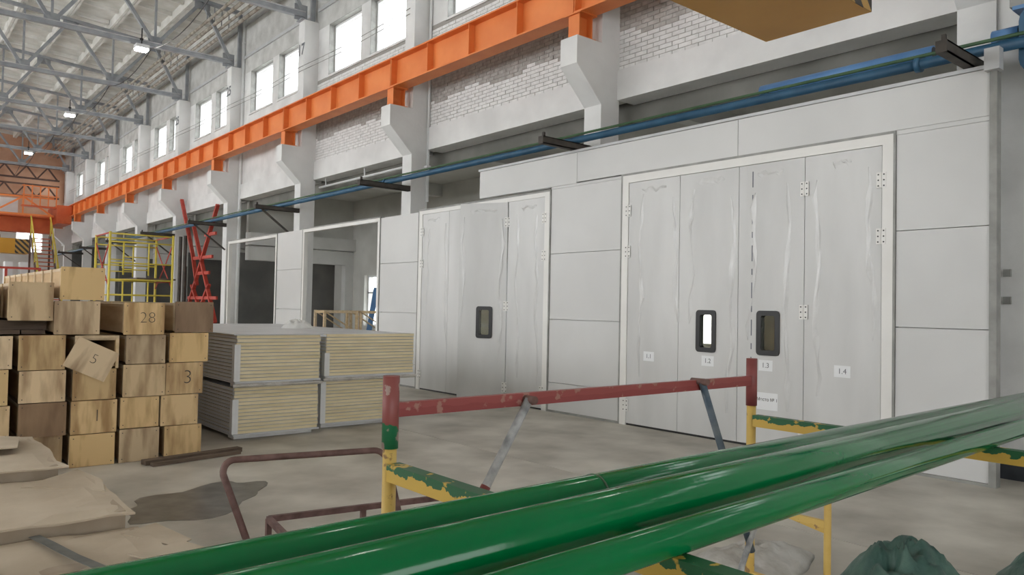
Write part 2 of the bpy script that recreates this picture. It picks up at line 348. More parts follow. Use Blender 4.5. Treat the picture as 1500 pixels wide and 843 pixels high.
# concrete columns with corbels
NUM = {2: '17', 3: '25', 4: '25'}
for k in KS:
    y = cy(k)
    lab = {2: 'white concrete crane column with corbel, painted number 17 on its upper shaft'}.get(k,
          'white concrete crane column with corbel, painted number 25 on its upper shaft' if k in NUM else 'white concrete crane column with corbel and no painted number')
    c = thing('concrete_column', lab, 'column', (9.65, y + 0.2, 0), 'concrete columns along the wall')
    MB().box(9.45, 9.9, y, y + 0.4, 0, 5.28).build('lower_shaft', 'white_concrete', c)
    MB().prism([(9.45, 5.28), (9.9, 5.28), (9.9, 6.34), (8.85, 6.34), (8.85, 5.87)], 1, y, y + 0.4)
    pr = MB(); poly = [(9.45, 5.28), (9.9, 5.28), (9.9, 6.34), (8.85, 6.34), (8.85, 5.87)]
    o = len(pr.v)
    pr.v = [Vector((px, yy, pz)) for yy in (y, y + 0.4) for (px, pz) in poly]
    nn = len(poly); pr.f = [tuple(range(nn)), tuple(range(nn, 2 * nn))[::-1]] + [(i, nn + i, nn + (i + 1) % nn, (i + 1) % nn) for i in range(nn)]
    pr.build('corbel', 'white_concrete', c)
    MB().box(9.45, 9.9, y, y + 0.4, 6.34, 10.12).build('upper_shaft', 'white_concrete', c)
    if k in NUM:
        inst('number', text_mesh(NUM[k], 0.46, 'paint_ink', off=0.012), c, (9.445 - 9.65, 0, 9.25), FACE_MX)
    if k in (1, 3):
        pp = thing('wall_pipe', 'thin white vertical pipe running down the concrete column and brick corner', 'pipe', (9.86, y - 0.06, 4.2), 'white vertical pipes on the columns')
        MB().tube([(9.86, y - 0.06, 4.2 if k == 1 else 0.4), (9.86, y - 0.06, 12.0)], 0.035 if k == 1 else 0.06, 10).build('pipe', 'white_metal', pp, True)
        for zz in (5.0, 7.2, 9.2, 11.0): box('clip', 'white_metal', pp, 9.80, 9.91, y - 0.12, y, zz, zz + 0.05)

# orange crane runway
for k in range(-1, 8):
    y0, y1 = cy(k) + 0.2, cy(k + 1) + 0.2
    b = thing('crane_beam', 'orange riveted steel crane runway beam resting on the column corbels', 'beam', (9.12, y0, 6.77), 'orange crane runway beams')
    box('bottom_flange', 'crane_orange', b, 8.94, 9.30, y0 + 0.01, y1 - 0.01, 6.77, 6.80)
    box('top_flange', 'crane_orange', b, 8.94, 9.30, y0 + 0.01, y1 - 0.01, 7.43, 7.46)
    box('web', 'crane_orange', b, 9.11, 9.13, y0 + 0.01, y1 - 0.01, 6.80, 7.43)
    for j in range(5):
        yy = y0 + 0.02 + j * 1.49
        box('stiffener', 'crane_orange', b, 8.96, 9.11, yy, yy + 0.018, 6.80, 7.43)
    box('crane_rail', 'bracket_brown', b, 9.09, 9.15, y0, y1, 7.46, 7.54)
for k in range(0, 9):
    y = cy(k) + 0.2
    s_ = thing('beam_bearing', 'short orange steel stool between corbel and crane beam', 'bracket', (9.12, y, 6.34), 'orange bearing stools on the corbels')
    box('web', 'crane_orange', s_, 8.98, 9.26, y - 0.012, y + 0.012, 6.36, 6.75)
    box('flange', 'crane_orange', s_, 8.96, 8.98, y - 0.13, y + 0.13, 6.36, 6.75); box('flange', 'crane_orange', s_, 9.26, 9.28, y - 0.13, y + 0.13, 6.36, 6.75)
    box('cap_plate', 'crane_orange', s_, 8.92, 9.32, y - 0.2, y + 0.2, 6.75, 6.77); box('base_plate', 'crane_orange', s_, 8.92, 9.32, y - 0.18, y + 0.18, 6.34, 6.36)

# roof: ribbed slabs on steel trusses
def roofz(x): return 12.22 + (9.9 - x) * 0.075 if x > -2.1 else 12.22 + (x + 14.1) * 0.075
ce = struct('ceiling', label='pale ribbed concrete roof slabs over the hall', cat='ceiling')
slab = MB().box(-0.745, 0.745, 0.02, 5.98, 0.26, 0.34)
for sx in (-1, 1): slab.prism([(sx * 0.745, 0.0), (sx * 0.66, 0.0), (sx * 0.60, 0.26), (sx * 0.745, 0.26)], 1, 0.02, 5.98)
for j in range(5): slab.box(-0.6, 0.6, 0.04 + j * 1.46, 0.14 + j * 1.46, 0.12, 0.26)
slm = slab.mesh('roof_slab', 'roof_slab')
for k in range(-4, 9):
    for i in range(16):
        x = 9.15 - i * 1.5
        o = inst('roof_slab', slm, ce, (x, cy(k) + 0.2, roofz(x) + 0.05)); o.rotation_euler = (0, math.atan(0.075) * (1 if x > -2.1 else -1), 0)
def truss(y, k):
    t = thing('roof_truss', 'grey steel roof truss bearing on the column painted 17' if k == 2 else 'grey steel roof truss bearing on a column painted 25' if k in (3, 4) else 'grey steel roof truss of angle chords and W-pattern diagonals', 'truss', (-2.2, y, 10.3), 'grey steel roof trusses')
    MB().bar((9.5, y, 10.3), (-13.9, y, 10.3), 0.16, 0.13).build('bottom_chord', 'steel_grey', t)
    MB().box(-13.9, 9.5, y - 0.14, y + 0.14, 10.365, 10.38).build('chord_flange', 'steel_light', t)
    MB().bar((9.8, y, roofz(9.8) - 0.08), (-2.1, y, roofz(-2.1) - 0.08), 0.16, 0.12).build('top_chord', 'steel_grey', t)
    MB().bar((-14.0, y, roofz(-14.0) - 0.08), (-2.1, y, roofz(-2.1) - 0.08), 0.16, 0.12).build('top_chord', 'steel_grey', t)
    nodes = [(9.5, 10.3)]; x = 8.45; top = True
    while x > -13.6:
        nodes.append((x, roofz(x) - 0.1 if top else 10.32)); x -= 1.5; top = not top
    for i in range(len(nodes) - 1):
        (xa, za), (xb, zb) = nodes[i], nodes[i + 1]
        MB().bar((xa, y, za), (xb, y, zb), 0.11, 0.11, (0, 1, 0)).build('diagonal', 'steel_grey', t)
        if za < 10.5 and i > 0:
            MB().bar((xa, y, 10.3), (xa, y, roofz(xa) - 0.1), 0.07, 0.07).build('vertical', 'steel_grey', t)
            box('gusset', 'steel_grey', t, xa - 0.22, xa + 0.22, y - 0.012, y + 0.012, 10.34, 10.62)
        elif za > 11: box('gusset', 'steel_grey', t, xa - 0.26, xa + 0.26, y - 0.012, y + 0.012, za - 0.28, za)
    box('end_gusset', 'steel_grey', t, 9.2, 9.6, y - 0.015, y + 0.015, 10.13, 10.6)
    box('bearing_plate', 'steel_grey', t, 9.35, 9.75, y - 0.18, y + 0.18, 10.12, 10.15)
    MB().bar((9.78, y, 10.2), (9.78, y, 12.1), 0.12, 0.12).build('end_post', 'steel_grey', t)
for k in range(0, 9): truss(cy(k) + 0.2, k)
for i, (x, z) in enumerate(((9.1, 11.45), (8.85, 11.5), (8.6, 11.55), (9.35, 11.42))):
    p = thing('roof_pipe', 'rusty brown service pipe running under the roof by the wall', 'pipe', (x, 8, z), 'rusty pipes under the roof')
    MB().tube([(x, 8, z), (x, 60, z)], 0.05 + 0.012 * (i % 2), 8).build('pipe', 'rust_pipe', p, True)
    for k in range(0, 9): box('hanger', 'steel_grey', p, x - 0.015, x + 0.015, cy(k) + 0.12, cy(k) + 0.14, z, 12.1)
cb = thing('lamp_cable', 'thin dark cable strung between the roof trusses', 'cable', (6.85, 21, 10.2))
pts = []
for k in range(2, 9):
    for j in range(6):
        t = j / 6; pts.append((6.85, cy(k) + 0.2 + t * 6, 10.2 - 0.35 * (1 - (2 * t - 1) ** 2)))
MB().tube(pts, 0.015, 6).build('wire', 'black', cb)
# high-bay lamps
for ky in (-1, 1, 3, 5, 7):
    for x in (6.5, 0.5, -6.5):
        y = cy(ky) + 0.05
        l = thing('high_bay_lamp', 'lit white high-bay lamp hanging from a roof truss', 'lamp', (x, y, 10.0), 'high-bay lamps under the roof trusses')
        box('housing', 'white_metal', l, x - 0.2, x + 0.2, y - 0.18, y + 0.18, 10.06, 10.18)
        box('diffuser', 'lamp_lens', l, x - 0.18, x + 0.18, y - 0.16, y + 0.16, 10.0, 10.06)
        MB().bar((x, y, 10.18), (x, y, 10.75), 0.03, 0.05).build('hanger', 'black', l)
        box('hanger_clamp', 'black', l, x - 0.05, x + 0.05, y, cy(ky) + 0.3, 10.36, 10.42)

# end wall of the hall
ew = struct('wall_end', label='salmon coloured end wall with white base far down the hall', cat='wall')
box('upper_wall', 'end_wall', ew, -15, 10.3, 60.5, 61, 6.2, 13.6)
for xx in range(8):
    a = 9.9 - xx * 3.1
    box('pier', 'end_white', ew, a - 1.2, a + 0.4, 60.5, 61, 0, 6.2)
    box('sill', 'end_white', ew, a - 2.7, a - 1.2, 60.5, 61, 0, 4.9)
for j, zz in enumerate((8.4, 9.6)):
    t = thing('wind_truss', 'dark brown lattice wind girder across the end wall', 'truss', (-2, 58.7, zz), 'brown lattice girders at the end wall')
    MB().box(-14, 9.3, 58.6, 58.75, zz, zz + 0.1).build('bottom_chord', 'brown_steel', t); MB().box(-14, 9.3, 58.6, 58.75, zz + 0.8, zz + 0.9).build('top_chord', 'brown_steel', t)
    for i in range(18):
        xa = 9.2 - i * 1.2
        MB().bar((xa, 58.68, zz + 0.05), (xa - 0.6, 58.68, zz + 0.85), 0.09, 0.09, (0, 1, 0)).build('diagonal', 'brown_steel', t)
        MB().bar((xa - 0.6, 58.68, zz + 0.85), (xa - 1.2, 58.68, zz + 0.05), 0.09, 0.09, (0, 1, 0)).build('diagonal', 'brown_steel', t)

# unseen opposite wall and gable behind the camera, added to shape the daylight
wl = struct('wall_left_added', label='unseen opposite hall wall, added with a long band of high windows for daylight', cat='wall')
box('lower_wall', 'whitewash', wl, -14.5, -14.1, -12, 61, 0, 3.2); box('upper_wall', 'plaster', wl, -14.5, -14.1, -12, 61, 10.2, 12.6)
for k in range(-1, 9): box('pier', 'white_concrete', wl, -14.5, -14.1, cy(k), cy(k) + 0.5, 3.2, 10.2)
wn = struct('wall_near_added', label='unseen gable wall added behind the viewer, with a band of glazing sized for daylight', cat='wall')
box('gable', 'whitewash', wn, -14.1, 10.3, -12.4, -12, 6.6, 13.4); box('gable_base', 'whitewash', wn, -14.1, 10.3, -12.4, -12, 0, 1.6); box('gable_side', 'whitewash', wn, -14.1, -11, -12.4, -12, 1.6, 6.6); box('gable_side', 'whitewash', wn, 3.5, 10.3, -12.4, -12, 1.6, 6.6)
box('daylight_block', 'plaster', wl, -14.5, -14.1, -12, 3.0, 3.2, 10.2)  # added solid bay that keeps daylight off the near end
# room behind the wall openings
rb = struct('wall_back', label='grey walls and ceiling of the room behind the openings', cat='wall')
box('ceiling_slab', 'inner_wall', rb, 10.3, 14.9, -2, 60.5, 5.85, 6.1)
wins = [(9.6, 11.0), (15.8, 17.0), (18.8, 20.2), (24.7, 26.2), (6.4, 7.8), (12.4, 13.8), (21.5, 23), (41, 43), (47, 49), (53, 55), (4.2, 5.6), (0.5, 2)]  # includes unseen windows added to brighten this room
ys = sorted(wins); last = -2.0
for (a, b) in ys:
    box('back_wall', 'inner_wall', rb, 14.5, 14.9, last, a, 0, 5.85); last = b
    box('back_wall_sill', 'inner_wall', rb, 14.5, 14.9, a, b, 0, 0.95); box('back_wall_header', 'inner_wall', rb, 14.5, 14.9, a, b, 2.9, 5.85)
    nwin += 1
    W = struct('window_%d' % nwin, (14.7, (a + b) / 2, 0.95)); fr = MB()
    fr.box(14.66, 14.74, a, b, 0.95, 1.02).box(14.66, 14.74, a, b, 2.83, 2.9).box(14.66, 14.74, a, a + 0.07, 1.02, 2.83).box(14.66, 14.74, b - 0.07, b, 1.02, 2.83)
    fr.box(14.66, 14.74, (a + b) / 2 - 0.03, (a + b) / 2 + 0.03, 1.02, 2.83).box(14.66, 14.74, a, b, 2.2, 2.26); fr.build('window_frame', 'white_metal', W)
    box('pane', 'glass_clear', W, 14.695, 14.705, a, b, 0.95, 2.9)
box('back_wall', 'inner_wall', rb, 14.5, 14.9, last, 60.5, 0, 5.85)
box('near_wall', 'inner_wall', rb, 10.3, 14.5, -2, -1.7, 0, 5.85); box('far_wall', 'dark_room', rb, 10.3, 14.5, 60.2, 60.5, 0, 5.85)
for k, zb in ((3, 3.3), (4, 3.56), (5, 3.5), (6, 3.5), (7, 3.5)):
    y = cy(k) + 0.1
    box('cross_wall', 'inner_wall', rb, 10.3, 14.5, y + 0.1, y + 0.3, zb + 1.0, 5.85)
    box('cross_beam', 'inner_light', rb, 10.3, 14.5, y, y + 0.35, zb, zb + 0.5); box('cross_beam', 'inner_light', rb, 10.3, 14.5, y - 0.15, y + 0.35, zb + 0.55, zb + 1.0)
    box('cross_pier', 'inner_light', rb, 14.15, 14.5, y, y + 0.3, 0, zb)
    box('unlit_backdrop', 'dark_room', rb, 10.3, 14.15, y + 0.9, y + 1.0, 0, zb + 0.3)  # dark sheet painted as the unlit depth beyond the cross beam
for k in (0, 1, 2):
    y = cy(k) + 0.2
    box('ceiling_beam', 'inner_light', rb, 10.66, 14.5, y - 0.15, y + 0.15, 5.45, 5.85)
# ================================================================= BOOTH PARTITION AND DOORS
BX0, BX1 = 8.87, 8.95
wp = struct('wall_partition', label='white sandwich panel booth wall built in front of the columns', cat='wall')
def panel(y0, y1, z0, z1): box('wall_panel', 'panel_white', wp, BX0, BX1, y0 + 0.004, y1 - 0.004, z0 + 0.004, z1 - 0.004)
for (y0, y1, zs) in ((2.87, 3.82, (0.03, 0.55, 1.62, 2.71, 3.81)), (7.97, 9.58, (0.03, 0.5, 1.57, 2.69, 3.8)),
                     (13.72, 15.32, (0.03, 0.5, 1.6, 2.7, 3.76)), (19.46, 21.15, (0.03, 0.5, 1.6, 2.7, 3.77))):
    for a, b in zip(zs[:-1], zs[1:]): panel(y0, y1, a, b)
for a, b in ((2.87, 5.9), (5.9, 8.97), (8.97, 11.62)): panel(a, b, 3.86 if b < 9 else 3.84, 4.36)
box('panel_edge', 'panel_white', wp, 8.87, 8.95, 7.97, 9.58, 3.80, 3.84); box('panel_edge', 'panel_white', wp, 8.87, 8.95, 2.87, 3.82, 3.81, 3.86)
box('light_seal', 'panel_white', wp, 8.951, 8.962, 2.87, 3.82, 0.03, 4.36); box('light_seal', 'panel_white', wp, 8.951, 8.962, 7.97, 9.58, 0.03, 4.36); box('light_seal', 'panel_white', wp, 8.951, 8.962, 13.72, 15.32, 0.03, 3.76); box('light_seal', 'panel_white', wp, 8.951, 8.962, 19.46, 21.15, 0.03, 3.77); box('light_seal', 'panel_white', wp, 8.951, 8.962, 3.82, 7.97, 3.87, 4.36); box('light_seal', 'panel_white', wp, 8.951, 8.962, 9.58, 11.62, 3.85, 4.36)  # hidden sheets added to stop light leaking through the panel joints
box('top_channel', 'steel_light', wp, 8.85, 8.97, 2.83, 11.64, 4.36, 4.40)
box('corner_profile', 'edge_grey', wp, 8.85, 8.97, 2.80, 2.87, 0, 4.32)
for a, b in ((2.87, 3.82), (7.97, 9.58), (13.72, 15.32), (19.46, 21.15)): box('base_channel', 'edge_grey', wp, 8.855, 8.965, a, b, 0, 0.03)
box('corner_hook', 'steel_light', wp, 8.78, 8.9, 2.76, 2.9, 4.32, 4.55)

def hinge(parent, y, z, x=BX0 - 0.012):
    me = HINGE
    o = inst('hinge', me, parent, Vector((x, y, z)) - wloc(parent)); return o
hm = MB().box(-0.008, 0.0, -0.055, -0.004, -0.09, 0.09).box(-0.008, 0.0, 0.004, 0.055, -0.09, 0.09).tube([(-0.008, 0, -0.09), (-0.008, 0, 0.09)], 0.008, 8)
HINGE = hm.mesh('hinge', 'frame_white')
sc = MB()
for sy in (-0.032, 0.032):
    for z in (-0.065, 0, 0.065): sc.tube([(-0.012, sy, z), (-0.006, sy, z)], 0.009, 8)
SCREW = sc.mesh('screws', 'black')
def add_hinge(parent, y, z):
    hinge(parent, y, z); inst('screws', SCREW, parent, Vector((BX0 - 0.012, y, z)) - wloc(parent))
def frame(name, y0, y1, ztop, label, grey=True, jw=0.15):
    d = struct(name, (8.9, (y0 + y1) / 2, 0), label, 'door')
    box('jamb', 'frame_white', d, 8.855, 8.96, y0 + 0.025, y0 + jw, 0, ztop - 0.03); box('jamb', 'frame_white', d, 8.855, 8.96, y1 - jw, y1 - 0.025, 0, ztop - 0.03)
    box('header', 'frame_white', d, 8.855, 8.96, y0 + jw, y1 - jw, ztop - (0.145 if name == 'door_1' else 0.108), ztop - 0.03)
    if grey:
        for a in (y0, y1 - 0.025): box('edge_trim', 'edge_grey', d, 8.85, 8.965, a, a + 0.025, 0, ztop)
        box('edge_trim', 'edge_grey', d, 8.85, 8.965, y0 + 0.025, y1 - 0.025, ztop - 0.03, ztop)
    return d
def film_patch(leaf, yc, w, z0, z1, seed, x=BX0):
    """loose protective film: wrinkled, partly peeled strips left near the top and sides of a leaf"""
    rnd = random.Random(seed); hw = w / 2 - 0.13
    def strip(path, across):
        mb = MB()
        for i, (yy, zz) in enumerate(path):
            wd = rnd.uniform(0.012, 0.05) * (0.4 if i in (0, len(path) - 1) else 1); c_ = Vector((x, yc + yy, zz)); n_ = Vector(across)
            mb.v += [c_ - n_ * wd - Vector((0.0005, 0, 0)), c_ - n_ * wd * rnd.uniform(-0.5, 0.5) + Vector((-rnd.uniform(0.002, 0.012), 0, 0)), c_ + n_ * wd - Vector((0.0005, 0, 0))]
        for i in range(len(path) - 1):
            a = 3 * i; mb.f += [(a, a + 1, a + 4, a + 3), (a + 1, a + 2, a + 5, a + 4)]
        mb.build('film_strip', 'film', leaf)
    for sd in (-1, 1):
        n_ = rnd.randint(9, 15); zt = z1 - rnd.uniform(0.15, 0.4); zb = rnd.uniform(0.3, 1.9); off = rnd.uniform(-0.06, 0.12); drift = rnd.uniform(-0.1, 0.1)
        strip([(sd * (hw - off - 0.05 * math.sin(i * 0.9 + seed) * rnd.random()) + drift * (i / n_) ** 2, zt + (zb - zt) * i / n_) for i in range(n_ + 1)], (0, 1, 0))
    a, b = -hw * rnd.uniform(0.3, 0.9), hw * rnd.uniform(0.3, 0.9)
    strip([(a + (b - a) * i / 7, z1 - 0.12 - 0.06 * abs(math.sin(i * 1.3 + seed)) * rnd.random()) for i in range(8)], (0, 0, 1))
def rounded(y0, y1, z0, z1, r):
    pts = []
    for (cy_, cz_, t0) in ((y1 - r, z1 - r, 0), (y0 + r, z1 - r, 90), (y0 + r, z0 + r, 180), (y1 - r, z0 + r, 270)):
        for j in range(5):
            t = math.radians(t0 + j * 22.5); pts.append((cy_ + r * math.cos(t), cz_ + r * math.sin(t)))
    return pts
def leaf(door, y0, y1, ztop, win=None, num=None, seed=0, film=True):
    """door leaf; a window is a real hole framed by a black rubber gasket"""
    x0, x1 = BX0 - 0.003, BX0 + 0.06
    mb = MB()
    if win:
        a, b, c, d = win
        mb.box(x0, x1, y0, a, 0.03, ztop).box(x0, x1, b, y1, 0.03, ztop).box(x0, x1, a, b, 0.03, c).box(x0, x1, a, b, d, ztop)
    else: mb.box(x0, x1, y0, y1, 0.03, ztop)
    L = mb.build('leaf', 'leaf_white', door)
    if win:
        out, inn = rounded(a - 0.01, b + 0.01, c - 0.01, d + 0.01, 0.05), rounded(a + 0.055, b - 0.055, c + 0.055, d - 0.055, 0.03)
        g = MB(); n_ = len(out)
        for xx in (x0 - 0.018, x1 + 0.01):
            g.v += [Vector((xx, p, q)) for p, q in out] + [Vector((xx, p, q)) for p, q in inn]
        for i in range(n_):
            j = (i + 1) % n_
            g.f += [(i, j, n_ + j, n_ + i), (2 * n_ + i, 3 * n_ + i, 3 * n_ + j, 2 * n_ + j), (i, 2 * n_ + i, 2 * n_ + j, j), (n_ + i, n_ + j, 3 * n_ + j, 3 * n_ + i)]
        tag(g.build('gasket', 'black', L), 'black rubber window gasket')
        box('pane', 'glass_door', L, x0 + 0.025, x0 + 0.031, a, b, c, d)
    box('kick_seal', 'black', L, x0 + 0.01, x1, y0, y1, 0.0, 0.03)
    if film: film_patch(L, (y0 + y1) / 2, y1 - y0, 0.1, ztop, seed, x0)
    if num:
        yc = (y0 + y1) / 2 + (0.05 if seed % 2 else -0.02); zc = 1.07
        p = box('paper_label', 'paper', L, x0 - 0.002, x0, yc - 0.1, yc + 0.1, zc - 0.07, zc + 0.07)
        inst('number', text_mesh(num, 0.09, 'paint_ink'), L, Vector((x0 - 0.003, yc, zc)) - wloc(L), FACE_MX)
    return L
# big closed door
d1 = frame('door_1', 3.82, 7.97, 3.86, 'large closed four-leaf white folding door with two small windows')
seams = (3.975, 4.925, 5.87, 6.85, 7.82)
w_ = [None, (5.26, 5.57, 1.21, 1.77), (6.22, 6.525, 1.20, 1.765), None]
L4 = leaf(d1, seams[0] + .004, seams[1] - .004, 3.71, None, '1.4', 4); L3 = leaf(d1, seams[1] + .004, seams[2] - .004, 3.71, w_[1], '1.3', 3)
L2 = leaf(d1, seams[2] + .004, seams[3] - .004, 3.71, w_[2], '1.2', 2); L1 = leaf(d1, seams[3] + .004, seams[4] - .004, 3.71, None, '1.1', 1)
for z in (3.28, 2.65, 0.30): add_hinge(L1, 7.825, z)
for z in (3.31, 1.77, 0.30): add_hinge(L4, 4.925, z)
for z in (3.31, 2.66, 0.30): add_hinge(L4, 3.98, z)
db = MB(); z = 3.62
for i in range(14):
    h = 0.21 if i % 2 == 0 else 0.08
    db.box(BX0 - 0.006, BX0 - 0.003, 5.655, 5.668, z - h, z); z -= h + 0.10
db.build('printed_dashes', 'dash_ink', L3)
box('paper_label', 'paper', L3, BX0 - 0.005, BX0 - 0.003, 5.27, 5.57, 0.5, 0.72)
inst('place_text', text_mesh('Место № 1', 0.058, 'ink'), L3, Vector((BX0 - 0.006, 5.42, 0.63)) - wloc(L3), FACE_MX)
# second door with one leaf swung out
d2 = frame('door_2', 9.58, 13.72, 3.80, 'white folding door with one windowed leaf swung open')
s2 = (9.73, 10.72, 11.62, 12.60, 13.57)
A = leaf(d2, s2[0] + .004, s2[1] - .004, 3.69, None, None, 6); Cc = leaf(d2, s2[2] + .004, s2[3] - .004, 3.69, None, None, 7, False); D = leaf(d2, s2[3] + .004, s2[4] - .004, 3.69, None, None, 8)
for z in (3.32, 2.67, 0.32): add_hinge(A, 9.735, z)
for z in (3.32, 2.65, 0.32): add_hinge(D, 13.565, z)
B = leaf(d2, 10.74, 11.72, 3.69, (11.02, 11.33, 1.19, 1.76), None, 9)
for z in (3.32, 1.78, 0.3): add_hinge(B, 10.735, z)
# swing the leaf about its hinge edge
piv = Vector((8.862, 10.725, 0)) - wloc(d2); ang = math.radians(26)
B.matrix_local = Matrix.Translation(piv) @ Matrix.Rotation(ang, 4, 'Z') @ Matrix.Translation(-piv)
# empty frames further along
frame('door_3', 15.32, 19.46, 3.79, 'empty white door frame between plain panels, near the panel packs', jw=0.115)
frame('door_4', 21.15, 25.15, 3.77, 'empty white door frame at the far end of the booth wall', jw=0.115)

# ================================================================= PIPES ON BRACKETS
for k in range(-1, 8):
    y = cy(k) + 0.07
    BL = {-1: 'dark steel bracket under the blue pipe at the booth corner', 0: 'dark steel bracket above the wall panels between the two folding doors',
          1: 'dark steel bracket above the panel beside the nearer empty door frame', 2: 'dark steel bracket with a brace, on the column painted 17', 3: 'dark steel bracket with a brace, beside the red trestle'}
    b = thing('pipe_bracket', BL.get(k, 'dark steel bracket with a brace, behind the yellow scaffold or beyond it'), 'bracket', (9.45, y, 4.4), 'dark brackets under the blue pipe')
    box('channel_web', 'bracket_brown', b, 8.15, 9.45, y - 0.05, y - 0.035, 4.41, 4.53)
    box('channel_flange', 'bracket_brown', b, 8.15, 9.45, y - 0.05, y + 0.06, 4.41, 4.425); box('channel_flange', 'bracket_brown', b, 8.15, 9.45, y - 0.05, y + 0.06, 4.515, 4.53)
    box('end_plate', 'bracket_brown', b, 8.14, 8.15, y - 0.05, y + 0.06, 4.41, 4.53)
    if k >= 2: MB().bar((8.35, y, 4.41), (9.43, y, 3.6), 0.05, 0.05).build('brace', 'bracket_brown', b)
    MB().bar((8.2, y, 4.53), (8.2, y, 4.60), 0.04, 0.04).build('stop_lug', 'bracket_brown', b)
def along_y(name, label, x, z, y0, y1, r, m, cat='pipe', flanges=()):
    p = thing(name, label, cat, (x, y0, z)); MB().tube([(x, y0, z), (x, y1, z)], r, 16).build('pipe', m, p, True)
    for f in flanges: MB().tube([(x, f - 0.03, z), (x, f + 0.03, z)], r * 1.5, 16).build('flange', m, p, True)
    return p
sp = along_y('service_pipe', 'long dark blue pipe with a bright blue branch, lying on wall brackets above the booth', 8.96, 4.589, -1, 57, 0.058, 'blue_pipe', flanges=(3.62, 15.3))
for (a, b) in ((3.55, 5.75), (2.70, 2.95)):
    br = MB().tube([(9.2, a, 4.765), (9.2, b, 4.765)], 0.085, 16).build('branch_pipe', 'blue_bright', sp, True); tag(br, 'bright blue branch pipe')
    for yy in (a + 0.1, b - 0.1): MB().tube([(8.96, yy, 4.60), (9.2, yy, 4.75)], 0.035, 10).build('connector', 'blue_pipe', br, True)
    MB().tube([(9.2, a - 0.002, 4.765), (9.2, a + 0.01, 4.765)], 0.07, 16).build('pipe_mouth', 'black', br)
along_y('thin_pipe', 'thin green pipe running along the blue pipe', 8.915, 4.668, -1, 57, 0.02, 'green_thin')
bh = thing('blue_housing', 'dark blue rounded steel housing fixed high on wall', 'machine', (9.2, 2.3, 4.28))
MB().prism(rounded(1.9, 2.66, 4.28, 5.0, 0.16), 0, 9.03, 9.42).build('body', 'blue_pipe', bh)
box('top_box', 'edge_grey', bh, 9.05, 9.42, 1.95, 2.75, 5.01, 5.5); box('lip', 'blue_bright', bh, 9.03, 9.42, 1.9, 2.72, 4.97, 5.01); box('wall_mount', 'blue_pipe', bh, 9.42, 9.5, 2.0, 2.5, 4.4, 5.3)

# ochre girders with hazard-striped ends
def girder(label, xe, y0, y1, z0, z1):
    g = thing('crane_girder', label, 'girder', (xe, (y0 + y1) / 2, z0))
    box('box_girder', 'ochre', g, xe - 14, xe, y0, y1, z0, z1)
    MB().box(xe - 0.62, xe, y0 - 0.006, y0, z0, z1).build('hazard_stripes', 'hazard', g)
    for xx in (xe - 1.5, xe - 5): MB().tube([(xx, (y0 + y1) / 2, z1), (xx, (y0 + y1) / 2, roofz(xx))], 0.03, 8).build('hanger_rod', 'bracket_brown', g)
girder('ochre box girder overhead beside the white booth wall', 6.2, 2.88, 3.84, 4.24, 4.95)
girder('ochre box girder with striped end far down the hall', 6.2, 47.3, 48.3, 4.10, 4.88)

# ================================================================= FAR END: orange crane, stairs
cr = thing('overhead_crane', 'orange overhead travelling crane bridge far down the hall', 'crane', (0, 54, 5.6))
box('main_girder', 'crane_red', cr, -13, 8.3, 54.2, 55.0, 5.75, 6.7)
box('end_truck', 'crane_red', cr, 8.3, 9.05, 52.6, 56.0, 6.3, 7.4)
box('walkway', 'crane_red', cr, -13, 8.2, 53.2, 54.2, 6.62, 6.7)
MB().box(-13, 8.2, 53.18, 53.26, 6.7, 6.8).box(-13, 8.2, 53.18, 53.26, 7.75, 7.85).build('truss_chord', 'crane_orange', cr)
for i in range(7):
    xa = 8.1 - i * 3.0
    MB().bar((xa, 53.22, 6.75), (xa - 1.5, 53.22, 7.8), 0.1, 0.1, (0, 1, 0)).build('truss_diagonal', 'crane_orange', cr); MB().bar((xa - 1.5, 53.22, 7.8), (xa - 3, 53.22, 6.75), 0.1, 0.1, (0, 1, 0)).build('truss_diagonal', 'crane_orange', cr)
    MB().bar((xa - 1.5, 53.22, 6.75), (xa - 1.5, 53.22, 7.8), 0.08, 0.08).build('truss_post', 'crane_orange', cr)
for i in range(5):
    MB().bar((6.6 + i * 0.42, 53.0, 7.3), (6.6 + i * 0.42, 53.0, 8.5), 0.06, 0.06).build('guard_post', 'crane_orange', cr)
for zz in (7.9, 8.45): MB().bar((6.5, 53.0, zz), (8.4, 53.0, zz), 0.06, 0.06).build('guard_rail', 'crane_orange', cr)
box('guard_floor', 'crane_red', cr, 6.5, 8.4, 52.95, 53.3, 7.2, 7.3)
box('trolley', 'crane_red', cr, 3.5, 5.2, 53.6, 55.4, 7.0, 7.7); box('trolley_drum', 'white_metal', cr, 5.4, 6.4, 53.6, 54.6, 6.7, 7.7)
hk = thing('hook_block', 'striped crane hook block hanging below the orange crane', 'hook', (5.25, 53.6, 4.9))
MB().tube([(5.25, 53.45, 5.35), (5.25, 53.75, 5.35)], 0.33, 16).build('sheave_block', 'hazard', hk, True)
for dx in (-0.12, 0.12): MB().tube([(5.25 + dx, 53.6, 5.35), (5.25 + dx, 53.6, 6.62)], 0.02, 6).build('rope', 'bracket_brown', hk)
MB().tube([(5.25, 53.6, 5.05), (5.25, 53.6, 4.7), (5.4, 53.6, 4.55), (5.25, 53.6, 4.42), (5.1, 53.6, 4.55)], 0.06, 8).build('hook', 'steel_grey', hk, True)
st = thing('steel_stair', 'brown steel stair with yellow handrails leading up to the crane', 'stairs', (7.6, 50, 0))
for i in range(18):
    box('tread', 'crane_red', st, 7.05, 7.95, 48.5 + i * 0.24, 48.74 + i * 0.24, 1.2 + i * 0.24, 1.25 + i * 0.24)
